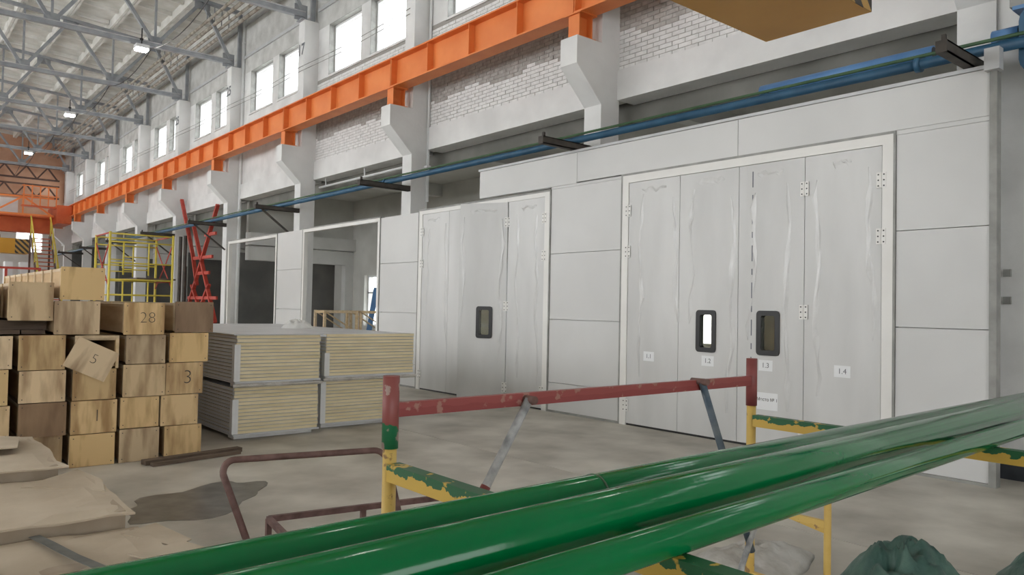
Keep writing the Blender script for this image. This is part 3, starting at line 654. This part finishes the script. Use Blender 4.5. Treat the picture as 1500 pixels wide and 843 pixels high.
for x in (7.0, 8.0):
    MB().bar((x, 48.4, 1.1), (x, 53.0, 5.6), 0.06, 0.25).build('stringer', 'brown_steel', st)
    for i in range(6): MB().bar((x, 48.5 + i * 0.85, 1.2 + i * 0.85), (x, 48.5 + i * 0.85, 2.2 + i * 0.85), 0.07, 0.07).build('baluster', 'tower_yellow', st)
    MB().bar((x, 48.4, 2.15), (x, 53.0, 6.65), 0.07, 0.07).build('handrail', 'tower_yellow', st)
    MB().bar((x, 48.45, 0), (x, 48.45, 1.3), 0.1, 0.1).build('leg', 'brown_steel', st); MB().bar((x, 53, 0), (x, 53, 5.5), 0.1, 0.1).build('leg', 'brown_steel', st)

# ================================================================= SCAFFOLD TOWERS
ty = thing('scaffold_tower', 'yellow tubular scaffold tower standing behind the wooden crates', 'scaffold', (5.7, 23.7, 0))
X0, X1, Y0, Y1 = 4.9, 6.54, 23.0, 24.7
for (x, y) in ((X0, Y0), (X1, Y0), (X0, Y1), (X1, Y1)): MB().tube([(x, y, 0), (x, y, 3.63)], 0.034, 8).build('post', 'tower_yellow', ty, True)
for y in (Y0, Y1):
    for z in (0.5, 1.45, 1.9, 2.32, 2.78, 3.36, 3.58): MB().tube([(X0, y, z), (X1, y, z)], 0.024, 6).build('rail', 'tower_yellow', ty, True)
    for x in (5.25, 5.9):
        MB().tube([(x, y, 0.5), (x, y, 2.28)], 0.022, 6).build('ladder_post', 'tower_yellow', ty, True); MB().tube([(x, y, 2.45), (x, y, 3.36)], 0.022, 6).build('ladder_post', 'tower_yellow', ty, True)
    for z in (1.1, 1.7, 2.6, 2.95): MB().tube([(5.25, y, z), (5.9, y, z)], 0.018, 6).build('rung', 'tower_yellow', ty, True)
for x in (X0, X1):
    for z in (3.60, 2.3): MB().tube([(x, Y0, z), (x, Y1, z)], 0.022, 6).build('side_rail', 'tower_red', ty, True)
    MB().tube([(x, Y0, 3.4), (x, Y0 + 0.85, 2.7), (x, Y1, 3.4)], 0.018, 6).build('brace', 'tower_red', ty, True); MB().tube([(x, Y0, 2.1), (x, Y0 + 0.85, 2.7), (x, Y1, 2.1)], 0.018, 6).build('brace', 'tower_red', ty, True)
box('platform', 'old_plank', ty, X0 + 0.7, X1 + 0.1, Y0, Y1, 2.34, 2.39)
tr = thing('red_trestle', 'red cross-braced steel trestle leaning in the wall opening', 'scaffold', (9.62, 30.5, 0))
def px(y, z, x=9.62): return (x, y, z)
for (a, b) in (((32.85, 5.95), (31.2, 3.6)), ((28.5, 5.35), (32.0, 1.0)), ((31.2, 4.75), (28.4, 1.0)), ((29.2, 2.4), (31.6, 0.0)), ((31.2, 2.4), (28.5, 0.0)), ((31.2, 3.6), (30.6, 2.4))):
    MB().bar(px(*a), px(*b), 0.09, 0.13, (1, 0, 0)).build('leg', 'tower_red', tr)
for z, a, b in ((4.3, 28.6, 29.8), (3.45, 28.9, 31.2), (2.85, 29.2, 30.6), (1.9, 28.3, 31.6), (0.9, 28.3, 32.0)): MB().bar(px(a, z), px(b, z), 0.07, 0.12).build('cross_bar', 'tower_red', tr)
for y in (31.4, 30.8):
    o = MB().tube([(9.2, y, 0), (9.2, y, 4.3)], 0.07, 8).build('black_post', 'bracket_brown', base=(9.2, y, 0)); tag(o, 'black steel post standing in front of the red trestle', 'post', 'black posts by the red trestle')

# ================================================================= WOODEN CRATES
CL = 4.6
def crate(x0, x1, z0, z1, yf=9.0, label='', number=None, tilt=0.0, loose=False, dark=False, length=CL, slats=False, open_lid=False, nsize=0.2):
    c = thing('wooden_crate', label, 'crate', ((x0 + x1) / 2, yf, z0), 'long plywood crates stacked on the floor')
    y1 = yf + length; t = 0.018
    zt = z1 - 0.02
    for xa, xb in ((x0 + 0.02, x0 + 0.035), (x1 - 0.035, x1 - 0.02)): box('side_board', 'crate_side', c, xa, xb, yf + t, y1, z0 + 0.02, zt - 0.03)
    box('base_board', 'crate_side', c, x0 + 0.035, x1 - 0.035, yf + t, y1 - 0.02, z0 + 0.02, z0 + 0.035)
    box('lid', 'batten', c, x0 + 0.015, x1 - 0.015, yf + (0.6 if open_lid else t), y1, zt - 0.03, zt)
    box('back_board', 'plywood', c, x0 + 0.035, x1 - 0.035, y1 - 0.018, y1, z0 + 0.035, zt - 0.03)
    for xs in (x0 + 0.004, x1 - 0.02):
        for j in range(4 if not slats else 9):
            yy = yf + t + 0.01 + j * (length - 0.12) / (3 if not slats else 8)
            box('batten', 'batten', c, xs, xs + 0.016, yy, yy + 0.055, z0 + 0.02, zt)
    fx = random.uniform(-0.006, 0.006)
    if loose:
        for (a, b, cc, d) in ((x0, x1, z1 - 0.03, z1), (x1 - 0.03, x1, z0, z1 - 0.03), (x0, x0 + 0.03, z0, z1 - 0.03)): box('rim', 'batten', c, a, b, yf, yf + t, cc, d)
        e = MB().box(-0.215, 0.215, -0.022, 0.0, -0.165, 0.165).mesh('end_board', 'plywood')
        o = inst('end_board', e, c, (-0.055, -0.006, 0.10)); o.rotation_euler = (0, math.radians(26), 0)
        if number: inst('number', text_mesh(number, 0.15, 'ink', off=-0.0035), o, (0.02, -0.0225, 0.01), FACE_MY)
        return c
    eb = box('end_board', 'plywood_dark' if dark else 'plywood', c, x0 + fx, x1 + fx, yf - 0.004, yf + t, z0 + 0.004, z1 - 0.004)
    nl = MB()
    for xx in (x0 + 0.03, x1 - 0.03):
        for zz in (z0 + 0.04, z1 - 0.04): nl.tube([(xx + fx, yf - 0.006, zz), (xx + fx, yf - 0.003, zz)], 0.006, 6)
    tag(nl.build('nails', 'ink', eb), kind='stuff')
    if number: inst('number', text_mesh(number, nsize * 0.85, 'ink', off=-0.0045), eb, (0.03, -0.0045, (z1 - z0) * 0.52), FACE_MY)
    if tilt: c.rotation_euler = (0, math.radians(tilt), 0)
    return c
G = 'plywood end of a long crate, '
# column behind the covered boxes, cut by the frame edge
for r, (a, b) in enumerate(((0.0, 0.34), (0.34, 0.68), (0.68, 1.04), (1.04, 1.375))):
    crate(0.62, 1.05 + 0.02 * (r % 2), a, b, 9.0, ['plywood crate at the floor behind the covered boxes', 'plywood crate second from the floor behind the covered boxes', 'pale plywood crate in the row left of the dark crate', 'orange-brown plywood crate under the slatted top crates'][r])
crate(1.14, 1.56, 0.0, 0.34, 9.12, 'set-back plywood crate at the floor left of the blank bottom crate')
crate(1.14, 1.56, 0.34, 0.69, 9.0, 'dark brown crate in the stack beside the crate numbered 1', dark=True)
crate(1.14, 1.55, 0.69, 1.02, 9.0, 'streaky brown crate just above the dark brown crate')
crate(1.13, 1.54, 1.02, 1.38, 9.0, 'knotty plywood crate left of the crate with the loose end board')
for i in range(4):
    o = box('loose_plank', 'old_plank', None, 0.5 + i * 0.225, 0.71 + i * 0.225, 9.25, 13.3, 1.38, 1.42); o.location = (0, 0, 0); tag(o, 'dark plank lying under the slatted crate', 'plank', 'dark planks between the crates')
for i in range(3):
    o = box('wooden_bearer', 'old_plank', None, 0.5, 1.42, 9.4 + i * 1.6, 9.5 + i * 1.6, 1.42, 1.52); tag(o, 'square timber bearer under the slatted crate', 'timber', 'bearers under the slatted crate')
crate(1.03, 1.42, 1.52, 1.92, 9.05, 'crate with slatted side and banded brown end, resting on dark planks', slats=True)
crate(0.55, 0.98, 1.52, 1.90, 9.3, 'slatted crate at the left end on the dark planks', slats=True)
crate(1.60, 2.02, 0.0, 0.34, 8.97, 'blank plywood crate at the floor under the crate numbered 1')
crate(1.60, 2.03, 0.34, 0.69, 8.98, 'plywood crate with a single pencilled stroke, the figure one', number='1', nsize=0.22)
crate(1.61, 2.02, 0.69, 1.02, 9.0, 'pale plywood crate below the loose end board numbered 5')
crate(1.62, 2.04, 1.02, 1.37, 9.0, 'open crate with a tilted loose end board numbered 5', number='5', loose=True)
crate(1.43, 1.85, 1.38, 1.735, 9.0, 'plywood crate under the topmost crate, with a dark vertical stripe')
crate(1.47, 1.88, 1.74, 2.09, 9.0, 'topmost crate with rough bark-streaked end and slatted side', slats=True)
crate(2.07, 2.47, 0.0, 0.36, 8.97, 'plywood crate at the floor in the stack under the crate marked 28')
crate(2.07, 2.46, 0.36, 0.70, 9.0, 'plywood crate second from the floor in the stack under the crate marked 28')
crate(2.09, 2.52, 0.70, 1.055, 8.98, 'wide blank crate left of the crate numbered 3')
crate(2.11, 2.51, 1.055, 1.375, 9.0, 'blank crate directly under the tilted crate marked 28')
crate(2.07, 2.48, 1.375, 1.73, 8.95, 'slightly tilted plywood crate marked 28', number='28', nsize=0.2)
crate(2.53, 2.93, 0.0, 0.355, 9.0, 'crate at the floor under the crate numbered 3, beside the loose plank')
crate(2.48, 2.88, 0.355, 0.70, 9.0, 'blank crate just below the crate numbered 3')
crate(2.53, 2.93, 0.70, 1.06, 9.0, 'plywood crate with a tall pencilled figure three on its end', number='3', nsize=0.26)
crate(2.56, 2.98, 1.06, 1.395, 9.0, 'pale crate just above the crate numbered 3')
crate(2.60, 3.02, 1.395, 1.75, 9.0, 'dark stained crate on top of the stack by the foam panels', dark=True)
pk = MB().bar((2.25, 8.72, 0.03), (3.35, 8.92, 0.03), 0.11, 0.05).build('loose_plank', 'old_plank', base=(2.8, 8.8, 0)); tag(pk, 'weathered brown plank lying on floor before the crates', 'plank')
pk = MB().bar((2.3, 8.60, 0.02), (3.3, 8.785, 0.02), 0.06, 0.035).build('loose_plank', 'old_plank', base=(2.8, 8.9, 0)); tag(pk, 'narrow brown lath lying in front of the plank on the floor', 'plank')

# ================================================================= SANDWICH PANEL PACKS
def pack(x0, x1, yf, z0, n_, lab, glab, th=0.0455, ln=5.2, skew=0.0):
    wd = x1 - x0
    mc = MB().box(0.012, wd - 0.012, 0.004, ln, 0.003, th - 0.0065).mesh('core', 'foam')
    ms = MB().box(0, wd, 0.0, ln, 0, 0.003).box(0, 0.004, 0.004, ln, 0.003, th - 0.014).mesh('skin', 'skin_white')
    mt = MB().box(0, wd, 0.012, ln, th - 0.0065, th - 0.004).mesh('skin', 'skin_white')
    for i in range(n_):
        lb = ('lowest ' if i == 0 else 'topmost ' if i == n_ - 1 else '') + lab; jx = random.uniform(-0.006, 0.006); jy = random.uniform(-0.008, 0.008)
        p = thing('sandwich_panel', lb, 'panel', (x0 + jx, yf + jy, z0 + i * th), glab); p.rotation_euler = (0, 0, skew)
        inst('core', mc, p, (0, 0, 0)); inst('skin', ms, p, (0, 0, 0)); inst('skin', mt, p, (0, 0, 0))
    return z0 + n_ * th
def base_sheet(x0, x1, yf, z0, lab, grp):
    b = thing('pack_base', lab, 'pallet', (x0, yf, z0), grp)
    for j in range(4): box('foam_block', 'cloth_white', b, x0 + 0.05, x1 - 0.05, yf + 0.1 + j * 1.5, yf + 0.3 + j * 1.5, z0, z0 + 0.055)
    box('cover_sheet', 'skin_white', b, x0 - 0.005, x1 + 0.005, yf - 0.015, yf + 5.2, z0 + 0.055, z0 + 0.075)
def guard(x, yf, z0, z1, lab):
    g = MB().box(x - 0.012, x + 0.055, yf - 0.022, yf - 0.01, z0, z1).box(x - 0.022, x - 0.012, yf - 0.022, yf + 0.06, z0, z1)
    tag(g.build('corner_guard', 'white_metal', base=(x, yf, z0)), lab, 'corner guard')
def wrapfilm(x0, x1, yf, z, lab):
    rnd = random.Random(int(x0 * 10)); mb = MB()
    for i in range(16):
        t = i / 15; xx = x0 + (x1 - x0) * t; dz = 0.02 * rnd.random() + 0.015
        mb.v += [Vector((xx, yf - 0.016, z + dz)), Vector((xx, yf - 0.03 - 0.012 * rnd.random(), z)), Vector((xx, yf - 0.016, z - dz * 0.7))]
    for i in range(15): a = 3 * i; mb.f += [(a, a + 1, a + 4, a + 3), (a + 1, a + 2, a + 5, a + 4)]
    tag(mb.build('stretch_film', 'wrap', base=(x0, yf, z)), lab, 'film')
base_sheet(3.53, 4.69, 9.65, 0.0, 'white sheet and foam blocks under the panel pack beside the crates', None)
zt = pack(3.53, 4.69, 9.65, 0.076, 13, 'cream-cored sandwich panel in the lower pack beside the crates', 'panels of the lower pack beside the crates')
base_sheet(3.53, 4.69, 9.63, zt, 'white sheet between the two packs beside the crates', None)
z2 = pack(3.53, 4.69, 9.63, zt + 0.076, 13, 'cream-cored sandwich panel in the upper pack beside the crates', 'panels of the upper pack beside the crates')
base_sheet(4.85, 6.08, 9.9, 0.0, 'white sheet and foam blocks under the panel pack near the scaffold post', None)
zt2 = pack(4.85, 6.08, 9.9, 0.076, 13, 'cream-cored sandwich panel in the lower pack near the folding door', 'panels of the lower pack near the folding door')
base_sheet(4.87, 6.33, 9.85, zt2, 'white sheet between the two packs near the folding door', None)
z3 = pack(4.87, 6.33, 9.85, zt2 + 0.076, 13, 'wide cream-cored sandwich panel in the upper pack near the folding door', 'panels of the upper pack near the folding door')
guard(3.53, 9.65, 0.08, 0.52, 'white corner strip on the lower pack beside the crates'); guard(3.53, 9.63, zt + 0.08, zt + 0.55, 'white corner strip on the upper pack beside the crates')
guard(4.85, 9.9, 0.08, 0.66, 'white corner strip on the lower pack near the folding door'); guard(4.87, 9.85, zt2 + 0.08, zt2 + 0.4, 'white corner strip on the upper pack near the folding door')
wrapfilm(3.5, 4.72, 9.63, zt + 0.02, 'crumpled stretch film between the packs beside the crates'); wrapfilm(4.84, 6.36, 9.85, zt2 + 0.02, 'crumpled stretch film between the packs near the folding door')
box('top_sheet', 'skin_white', None, 3.5, 4.72, 9.62, 14.9, z2, z2 + 0.012); tag(bpy.context.scene.objects['top_sheet'], 'white cover sheet on the panel packs beside the crates', 'sheet')
def heap(name, label, cat, x, y, z, rx, ry, h, m, seed, n=28, rings=14, sharp=0.5, parts=None):
    mb = MB(); sd = Vector((seed * 3.7, seed * 1.9, seed))
    mb.v.append(Vector((x, y, z)))
    top = []
    for j in range(rings + 1):
        rr = j / rings
        for i in range(n):
            t = 2 * math.pi * i / n
            e = 1 + 0.28 * noise.noise(Vector((math.cos(t) * 1.4, math.sin(t) * 1.4, 0)) + sd)
            px_, py_ = rr * e * rx * math.cos(t), rr * e * ry * math.sin(t)
            q = Vector((px_ / max(rx, ry) * 2.2, py_ / max(rx, ry) * 2.2, 0)) + sd
            rid = 1 - abs(noise.noise(q * 1.3)) * 2.0
            hh = h * (1 - rr ** 2.2) * (0.5 + sharp * rid * 0.55 + 0.3 * sharp * (1 - 2.2 * abs(noise.noise(q * 2.7))) + 0.12 * noise.noise(q * 6))
            if j == rings: hh = 0.0
            mb.v.append(Vector((x + px_, y + py_, z + max(hh, 0.0))))
    for j in range(rings):
        for i in range(n):
            a = 1 + j * n + i; b = 1 + j * n + (i + 1) % n
            mb.f.append((a, b, b + n, a + n))
    mb.f.append(tuple(1 + rings * n + i for i in range(n))[::-1])
    mb.v[0] = mb.v[1].copy()
    o = mb.build(name, m, base=(x, y, z), smooth=True); tag(o, label, cat); return o
heap('plastic_bag', 'crumpled white plastic sheet on top of the panel packs', 'plastic', 5.55, 12.3, z3 - 0.004, 0.3, 0.2, 0.19, 'cloth_white', 5)

# ================================================================= COVERED FLAT BOXES
def flatbox(label, x1, y0, y1, z, strap=False, seed=1, overhang=0.03):
    b = thing('covered_box', label, 'box', (0.2, (y0 + y1) / 2, 0), 'low boxes covered with fibreboard')
    box('body', 'fibre_edge', b, -1.2, x1 - 0.02, y0 + 0.02, y1 - 0.02, 0, z - 0.01)
    rnd = random.Random(seed); mb = MB(); nx, ny = 18, 10
    for lay in (0, 1):
        for j in range(ny + 1):
            for i in range(nx + 1):
                xx = -1.22 + (x1 + 1.24) * i / nx; yy = y0 - overhang + (y1 - y0 + 2 * overhang) * j / ny
                if i == nx: xx += 0.03 * noise.noise(Vector((yy * 3, seed, 0)))
                dz = 0.022 * noise.noise(Vector((xx * 2.2, yy * 2.2, seed * 2.0))) + 0.01 * noise.noise(Vector((xx * 6, yy * 6, seed)))
                if j == 0 or j == ny or i == nx: dz -= 0.012
                mb.v.append(Vector((xx, yy, z + dz - lay * 0.012)))
    n1 = (nx + 1) * (ny + 1)
    for j in range(ny):
        for i in range(nx):
            a = j * (nx + 1) + i; mb.f.append((a, a + 1, a + nx + 2, a + nx + 1)); mb.f.append((n1 + a, n1 + a + nx + 1, n1 + a + nx + 2, n1 + a + 1))
    edge = [i for i in range(nx + 1)] + [j * (nx + 1) + nx for j in range(1, ny + 1)] + [ny * (nx + 1) + i for i in range(nx - 1, -1, -1)] + [j * (nx + 1) for j in range(ny - 1, 0, -1)]
    for a, c in zip(edge, edge[1:] + edge[:1]): mb.f.append((a, n1 + a, n1 + c, c))
    mb.build('cover_sheet', 'fibreboard', b)
    return b
b1 = flatbox('low box under fibreboard sheets nearest the plywood crates', 1.06, 6.18, 7.6, 0.58, seed=1)
b2 = flatbox('low fibreboard-covered box between the strapped box and the crates', 1.22, 4.98, 6.12, 0.50, seed=2)
b3 = flatbox('low fibreboard-covered box tied with dark straps', 1.24, 3.55, 4.92, 0.415, seed=3)
def sheet(parent, pts, z, th=0.008, m='fibreboard'):
    mb = MB(); n_ = len(pts); mb.v = [Vector(p) for p in pts] + [Vector((p[0], p[1], p[2] - th)) for p in pts]
    mb.f = [tuple(range(n_)), tuple(range(n_, 2 * n_))[::-1]] + [(i, n_ + i, n_ + (i + 1) % n_, (i + 1) % n_) for i in range(n_)]
    return mb.build('loose_flap', m, parent)
sheet(b1, [(-0.6, 6.9, 0.63), (0.86, 6.75, 0.635), (0.95, 7.35, 0.62), (0.7, 7.62, 0.615), (-0.6, 7.62, 0.62)], 0)
sheet(b1, [(-0.6, 7.3, 0.66), (0.74, 7.5, 0.66), (0.66, 8.0, 0.64), (-0.6, 8.1, 0.64)], 0)
sheet(b2, [(0.78, 5.9, 0.515), (1.20, 5.55, 0.50), (1.26, 5.9, 0.50), (1.16, 6.2, 0.53)], 0)
sheet(b3, [(1.12, 4.75, 0.425), (1.32, 4.42, 0.40), (1.46, 4.6, 0.37), (1.36, 4.95, 0.40)], 0)
sheet(b3, [(1.05, 4.32, 0.435), (1.26, 3.9, 0.42), (1.54, 4.1, 0.38), (1.38, 4.45, 0.41)], 0)
def strap(parent, pts, wd=0.055):
    mb = MB()
    for i, p in enumerate(pts):
        p = Vector(p); d = (Vector(pts[min(i + 1, len(pts) - 1)]) - Vector(pts[max(i - 1, 0)])); d.z = 0; d.normalize(); a = Vector((-d.y, d.x, 0)) * wd / 2
        mb.v += [p - a, p + a, p + a - Vector((0, 0, 0.004)), p - a - Vector((0, 0, 0.004))]
    for i in range(len(pts) - 1):
        for k in range(4): mb.f.append((4 * i + k, 4 * i + (k + 1) % 4, 4 * i + 4 + (k + 1) % 4, 4 * i + 4 + k))
    mb.f += [(0, 3, 2, 1), tuple(4 * (len(pts) - 1) + k for k in range(4))]
    return mb.build('strap', 'strap', parent)
s1 = strap(b3, [(0.72, 4.92, 0.44), (0.76, 4.7, 0.447), (0.82, 4.4, 0.447), (0.90, 4.1, 0.447), (1.0, 3.75, 0.447), (1.05, 3.5, 0.44), (1.06, 3.48, 0.1)])
MB().box(0.86, 0.95, 4.03, 4.09, 0.445, 0.462).build('buckle', 'buckle', s1)
strap(b3, [(0.38, 4.92, 0.44), (0.42, 4.6, 0.447), (0.50, 4.1, 0.447), (0.58, 3.5, 0.44), (0.58, 3.48, 0.1)])

# ================================================================= TROLLEY
ct = thing('hand_trolley', 'rusty brown platform trolley with a bent tube handle', 'trolley', (2.3, 4.0, 0))
du, dv = Vector((0.988, -0.153, 0)), Vector((-0.153, -0.988, 0))
def cpt(u, v, z): return Vector((1.88, 4.50, 0)) + du * u + dv * v + Vector((0, 0, z))
def arc(u0, z0, r, t0, t1, nn=7): return [(u0 + r * math.cos(math.radians(t0 + (t1 - t0) * i / nn)), z0 + r * math.sin(math.radians(t0 + (t1 - t0) * i / nn))) for i in range(nn + 1)]
HA, HB = Vector((1.585, 4.50, 0)), Vector((2.545, 4.27, 0)); hd = (HB - HA).normalized(); HWD = (HB - HA).length
prof = [(0.12, 0.22)] + arc(0.075, 0.75, 0.075, 180, 90) + arc(HWD - 0.075, 0.75, 0.075, 90, 0) + [(HWD - 0.0, 0.22)]
MB().tube([HA + hd * u + Vector((0.0, -0.30 * (0.82 - z) / 0.6, z)) for u, z in prof], 0.02, 10).build('handle', 'cart_brown', ct, True)
Zt, LV, UW = 0.44, 0.95, 1.2
for (a, b) in (((0, 0), (UW, 0)), ((0, LV), (UW, LV)), ((0, 0), (0, LV)), ((UW, 0), (UW, LV))): MB().bar(cpt(*a, Zt), cpt(*b, Zt), 0.03, 0.035).build('top_rail', 'cart_brown', ct)
for (a, b) in (((-0.2, 0), (UW, 0)), ((-0.2, LV), (UW, LV)), ((-0.2, 0), (-0.2, LV)), ((UW, 0), (UW, LV))): MB().bar(cpt(*a, 0.2), cpt(*b, 0.2), 0.04, 0.04).build('deck_rail', 'cart_brown', ct)
for (u, v) in ((0, 0), (UW, 0), (0, LV), (UW, LV), (0.6, 0), (0.6, LV)): MB().bar(cpt(u, v, 0.2), cpt(u, v, Zt), 0.03, 0.03).build('upright', 'cart_brown', ct)
for (u, v) in ((-0.1, 0.1), (UW - .08, 0.1), (-0.1, LV - .1), (UW - .08, LV - .1)):
    MB().tube([cpt(u - 0.02, v, 0.08), cpt(u + 0.02, v, 0.08)], 0.08, 16).build('wheel', 'black', ct, True); MB().bar(cpt(u, v, 0.08), cpt(u, v, 0.2), 0.03, 0.05).build('fork', 'cart_brown', ct)

# ================================================================= FOREGROUND SCAFFOLD FRAME AND GREEN PIPES
sf = thing('pipe_scaffold', 'worn red and yellow scaffold frame carrying three green pipes', 'scaffold', (2.1, 1.4, 0))
PX1, PX2, PY = 1.165, 3.03, 1.93
ZB = 1.295
for x, mt_ in ((PX1, 'red_over_green'), (PX2, 'scaf_red')):
    MB().tube([(x, PY, 0), (x, PY, 1.36)], 0.0205, 16).build('post', 'yellow_chipped', sf, True)
    MB().tube([(x, PY, 1.335), (x, PY, 1.545)], 0.0245, 16).build('socket', mt_, sf, True)
    MB().tube([(x, 0.1, 0), (x, 0.1, 1.36)], 0.0205, 16).build('post', 'yellow_chipped', sf, True)
    MB().box(x - 0.022, x + 0.022, 0.1, PY - 0.02, ZB - 0.05, ZB).build('top_bar', 'green_over_yellow', sf)
    MB().box(x - 0.02, x + 0.02, 0.1, PY - 0.02, 0.35, 0.39).build('lower_bar', 'scaf_yellow', sf)
    for y in (PY - 0.36, 0.46):
        MB().tube([(x, y, 0.39), (x, y, ZB - 0.05)], 0.0145, 12).build('ladder_post', 'scaf_yellow', sf, True)
        s_ = 1 if y > 1 else -1; ye = PY if y > 1 else 0.1
        for z in (0.9, 0.6):
            MB().prism([(y + s_ * 0.01, z), (ye - s_ * 0.015, z), (ye - s_ * 0.015, z - 0.012), ((y + ye) / 2, z - 0.022), (y + s_ * 0.01, z - 0.05)], 0, x - 0.01, x + 0.01).build('spacer', 'yellow_chipped', sf)
MB().box(PX1 + 0.015, PX2 - 0.015, PY - 0.012, PY + 0.012, 1.425, 1.467).build('top_rail', 'red_chipped', sf)
MB().box(PX1 + 0.015, PX2 - 0.015, 0.09, 0.115, 1.05, 1.09).build('near_rail', 'red_chipped', sf)
def brace(a, b, m, tip=None):
    o = MB().tube([a, b], 0.015, 10).build('brace', m, sf, True)
    MB().tube([(a[0], a[1] - 0.03, a[2]), (a[0], a[1] + 0.05, a[2])], 0.014, 10).build('hook_bolt', 'cart_brown', o, True)
    if tip: MB().tube([Vector(a).lerp(Vector(b), tip[0]), Vector(a).lerp(Vector(b), tip[1])], 0.0165, 10).build('painted_end', 'scaf_red', o, True)
brace((1.675, PY - 0.03, 1.447), (1.19, PY - 0.03, 0.72), 'scaf_steel', (0.36, 0.5))
brace((2.62, PY - 0.03, 1.462), (3.0, PY - 0.03, 0.70), 'scaf_bluegrey')
MB().tube([(3.02, PY - 0.05, 0.86), (2.6, PY - 0.05, 0.2)], 0.013, 10).build('brace', 'scaf_steel', sf, True)
def gpipe(label, pts, r, joint=None):
    p = thing('green_pipe', label, 'pipe', pts[0]); MB().tube(pts, r, 32).build('pipe', 'green_gloss', p, True)
    if joint: MB().tube([Vector(pts[0]).lerp(Vector(pts[-1]), joint), Vector(pts[0]).lerp(Vector(pts[-1]), joint + 0.001)], r + 0.0015, 32).build('weld_seam', 'green_thin', p, True)
gpipe('thick glossy green pipe farthest across the scaffold, next to the red posts', [(-1.4, 1.121, ZB + 0.0446), (4.8, 1.2605, ZB + 0.0446)], 0.0445, 0.425)
gpipe('thick glossy green pipe lying between the other two green pipes', [(-1.4, 0.93, ZB + 0.0511), (4.8, 1.1625, ZB + 0.0511)], 0.051)
gpipe('thinner glossy green pipe on the open side of the pair', [(-1.4, 0.794, ZB + 0.0321), (4.8, 1.042, ZB + 0.0321)], 0.032)

# ================================================================= TARPAULINS AND OTHER SMALL THINGS
heap('tarpaulin', 'crumpled dark green tarpaulin heap on the floor by the scaffold', 'tarpaulin', 5.1, 2.12, 0, 0.52, 0.40, 0.30, 'tarp_green', 2, n=40, rings=20, sharp=0.8)
heap('tarpaulin', 'pale grey dusty plastic sheet spread beside the green tarpaulin', 'tarpaulin', 4.72, 3.0, 0, 0.6, 0.34, 0.17, 'tarp_grey', 3, n=40, rings=18)
heap('tarpaulin', 'grey-green bundled tarpaulin lying apart near the booth corner', 'tarpaulin', 5.95, 1.55, 0, 0.42, 0.36, 0.30, 'tarp_green', 6, n=36, rings=16)
heap('rubble_pile', 'small grey pile of rubble by the dark skirting', 'rubble', 9.1, 2.35, 0, 0.22, 0.2, 0.12, 'tarp_grey', 8)
def woodframe(x, y, label):
    c = thing('timber_frame', label, 'crate', (x, y, 0), 'open timber crates in the room behind')
    for (a, b) in ((0, 0), (1.2, 0), (0, 0.7), (1.2, 0.7)): MB().bar((x + a, y + b, 0), (x + a, y + b, 1.55), 0.08, 0.08).build('post', 'batten', c)
    for yy in (0, 0.7):
        for z in (0.1, 0.8, 1.5): MB().bar((x, y + yy, z), (x + 1.2, y + yy, z), 0.04, 0.09).build('slat', 'batten', c)
        MB().bar((x, y + yy - 0.04, 1.5), (x + 1.2, y + yy - 0.04, 0.8), 0.03, 0.08, (0, 1, 0)).build('diagonal', 'batten', c)
    for xx in (0, 1.2): MB().bar((x + xx, y, 1.5), (x + xx, y + 0.7, 1.5), 0.04, 0.09).build('slat', 'batten', c)
woodframe(11.6, 23.6, 'open timber crate frame seen through the empty door frame near the panel packs'); woodframe(12.95, 23.6, 'open timber crate frame beside the inner pier, near the back window')
woodframe(11.2, 30.4, 'open timber crate frame seen through the far empty door frame')
bp = MB().bar((13.6, 24.4, 0.0), (14.35, 25.0, 2.4), 0.2, 0.04).build('blue_board', 'blue_bright', base=(13.6, 24.4, 0)); tag(bp, 'bright blue board leaning by the back window', 'board')

# thin wires along the columns, conduit under a lintel, and the machine guard far down the hall
for zz in (8.75, 8.62):
    wz = thing('wall_wire', 'thin wire strung between the columns %s' % ('above its twin' if zz > 8.7 else 'below its twin'), 'wire', (9.43, 15, zz))
    pts = []
    for k in range(1, 8):
        for j in range(5): pts.append((9.435, cy(k) + 0.2 + j * 1.2, zz - 0.06 * math.sin(math.pi * j / 5)))
    MB().tube(pts, 0.009, 6).build('wire', 'edge_grey', wz)
cd = thing('conduit', 'white conduit hung under the lintel beside the second corbel', 'pipe', (10.0, 15.6, 5.2))
MB().tube([(10.0, 15.6, 5.2), (10.0, 20.9, 5.2)], 0.03, 10).build('pipe', 'white_metal', cd, True)
for yy in (15.9, 18.2, 20.5): MB().bar((10.0, yy, 5.2), (10.0, yy, 5.42), 0.03, 0.03).build('hanger', 'white_metal', cd)
mg = thing('guard_rail', 'red steel guard rail beyond the crate stacks', 'railing', (4, 38, 0))
MB().bar((1.5, 38, 3.02), (5.45, 38, 3.02), 0.1, 0.09).build('top_rail', 'tower_red', mg); MB().bar((1.5, 38, 2.2), (5.45, 38, 2.2), 0.08, 0.08).build('mid_rail', 'tower_red', mg)
for xx in (1.6, 2.9, 4.2, 5.4): MB().bar((xx, 38, 0), (xx, 38, 3.0), 0.09, 0.09).build('post', 'tower_red', mg)
for xx in (4.35, 4.9):
    c_ = thing('white_cabinet', 'tall white cabinet standing behind the red guard rail', 'cabinet', (xx, 38.8, 0), 'white cabinets behind the red rail')
    box('body', 'white_metal', c_, xx - 0.14, xx + 0.14, 38.5, 39.1, 0.08, 3.3); box('plinth', 'edge_grey', c_, xx - 0.13, xx + 0.13, 38.52, 39.08, 0, 0.08); box('door', 'white_metal', c_, xx - 0.12, xx + 0.12, 38.48, 38.5, 0.2, 3.2)
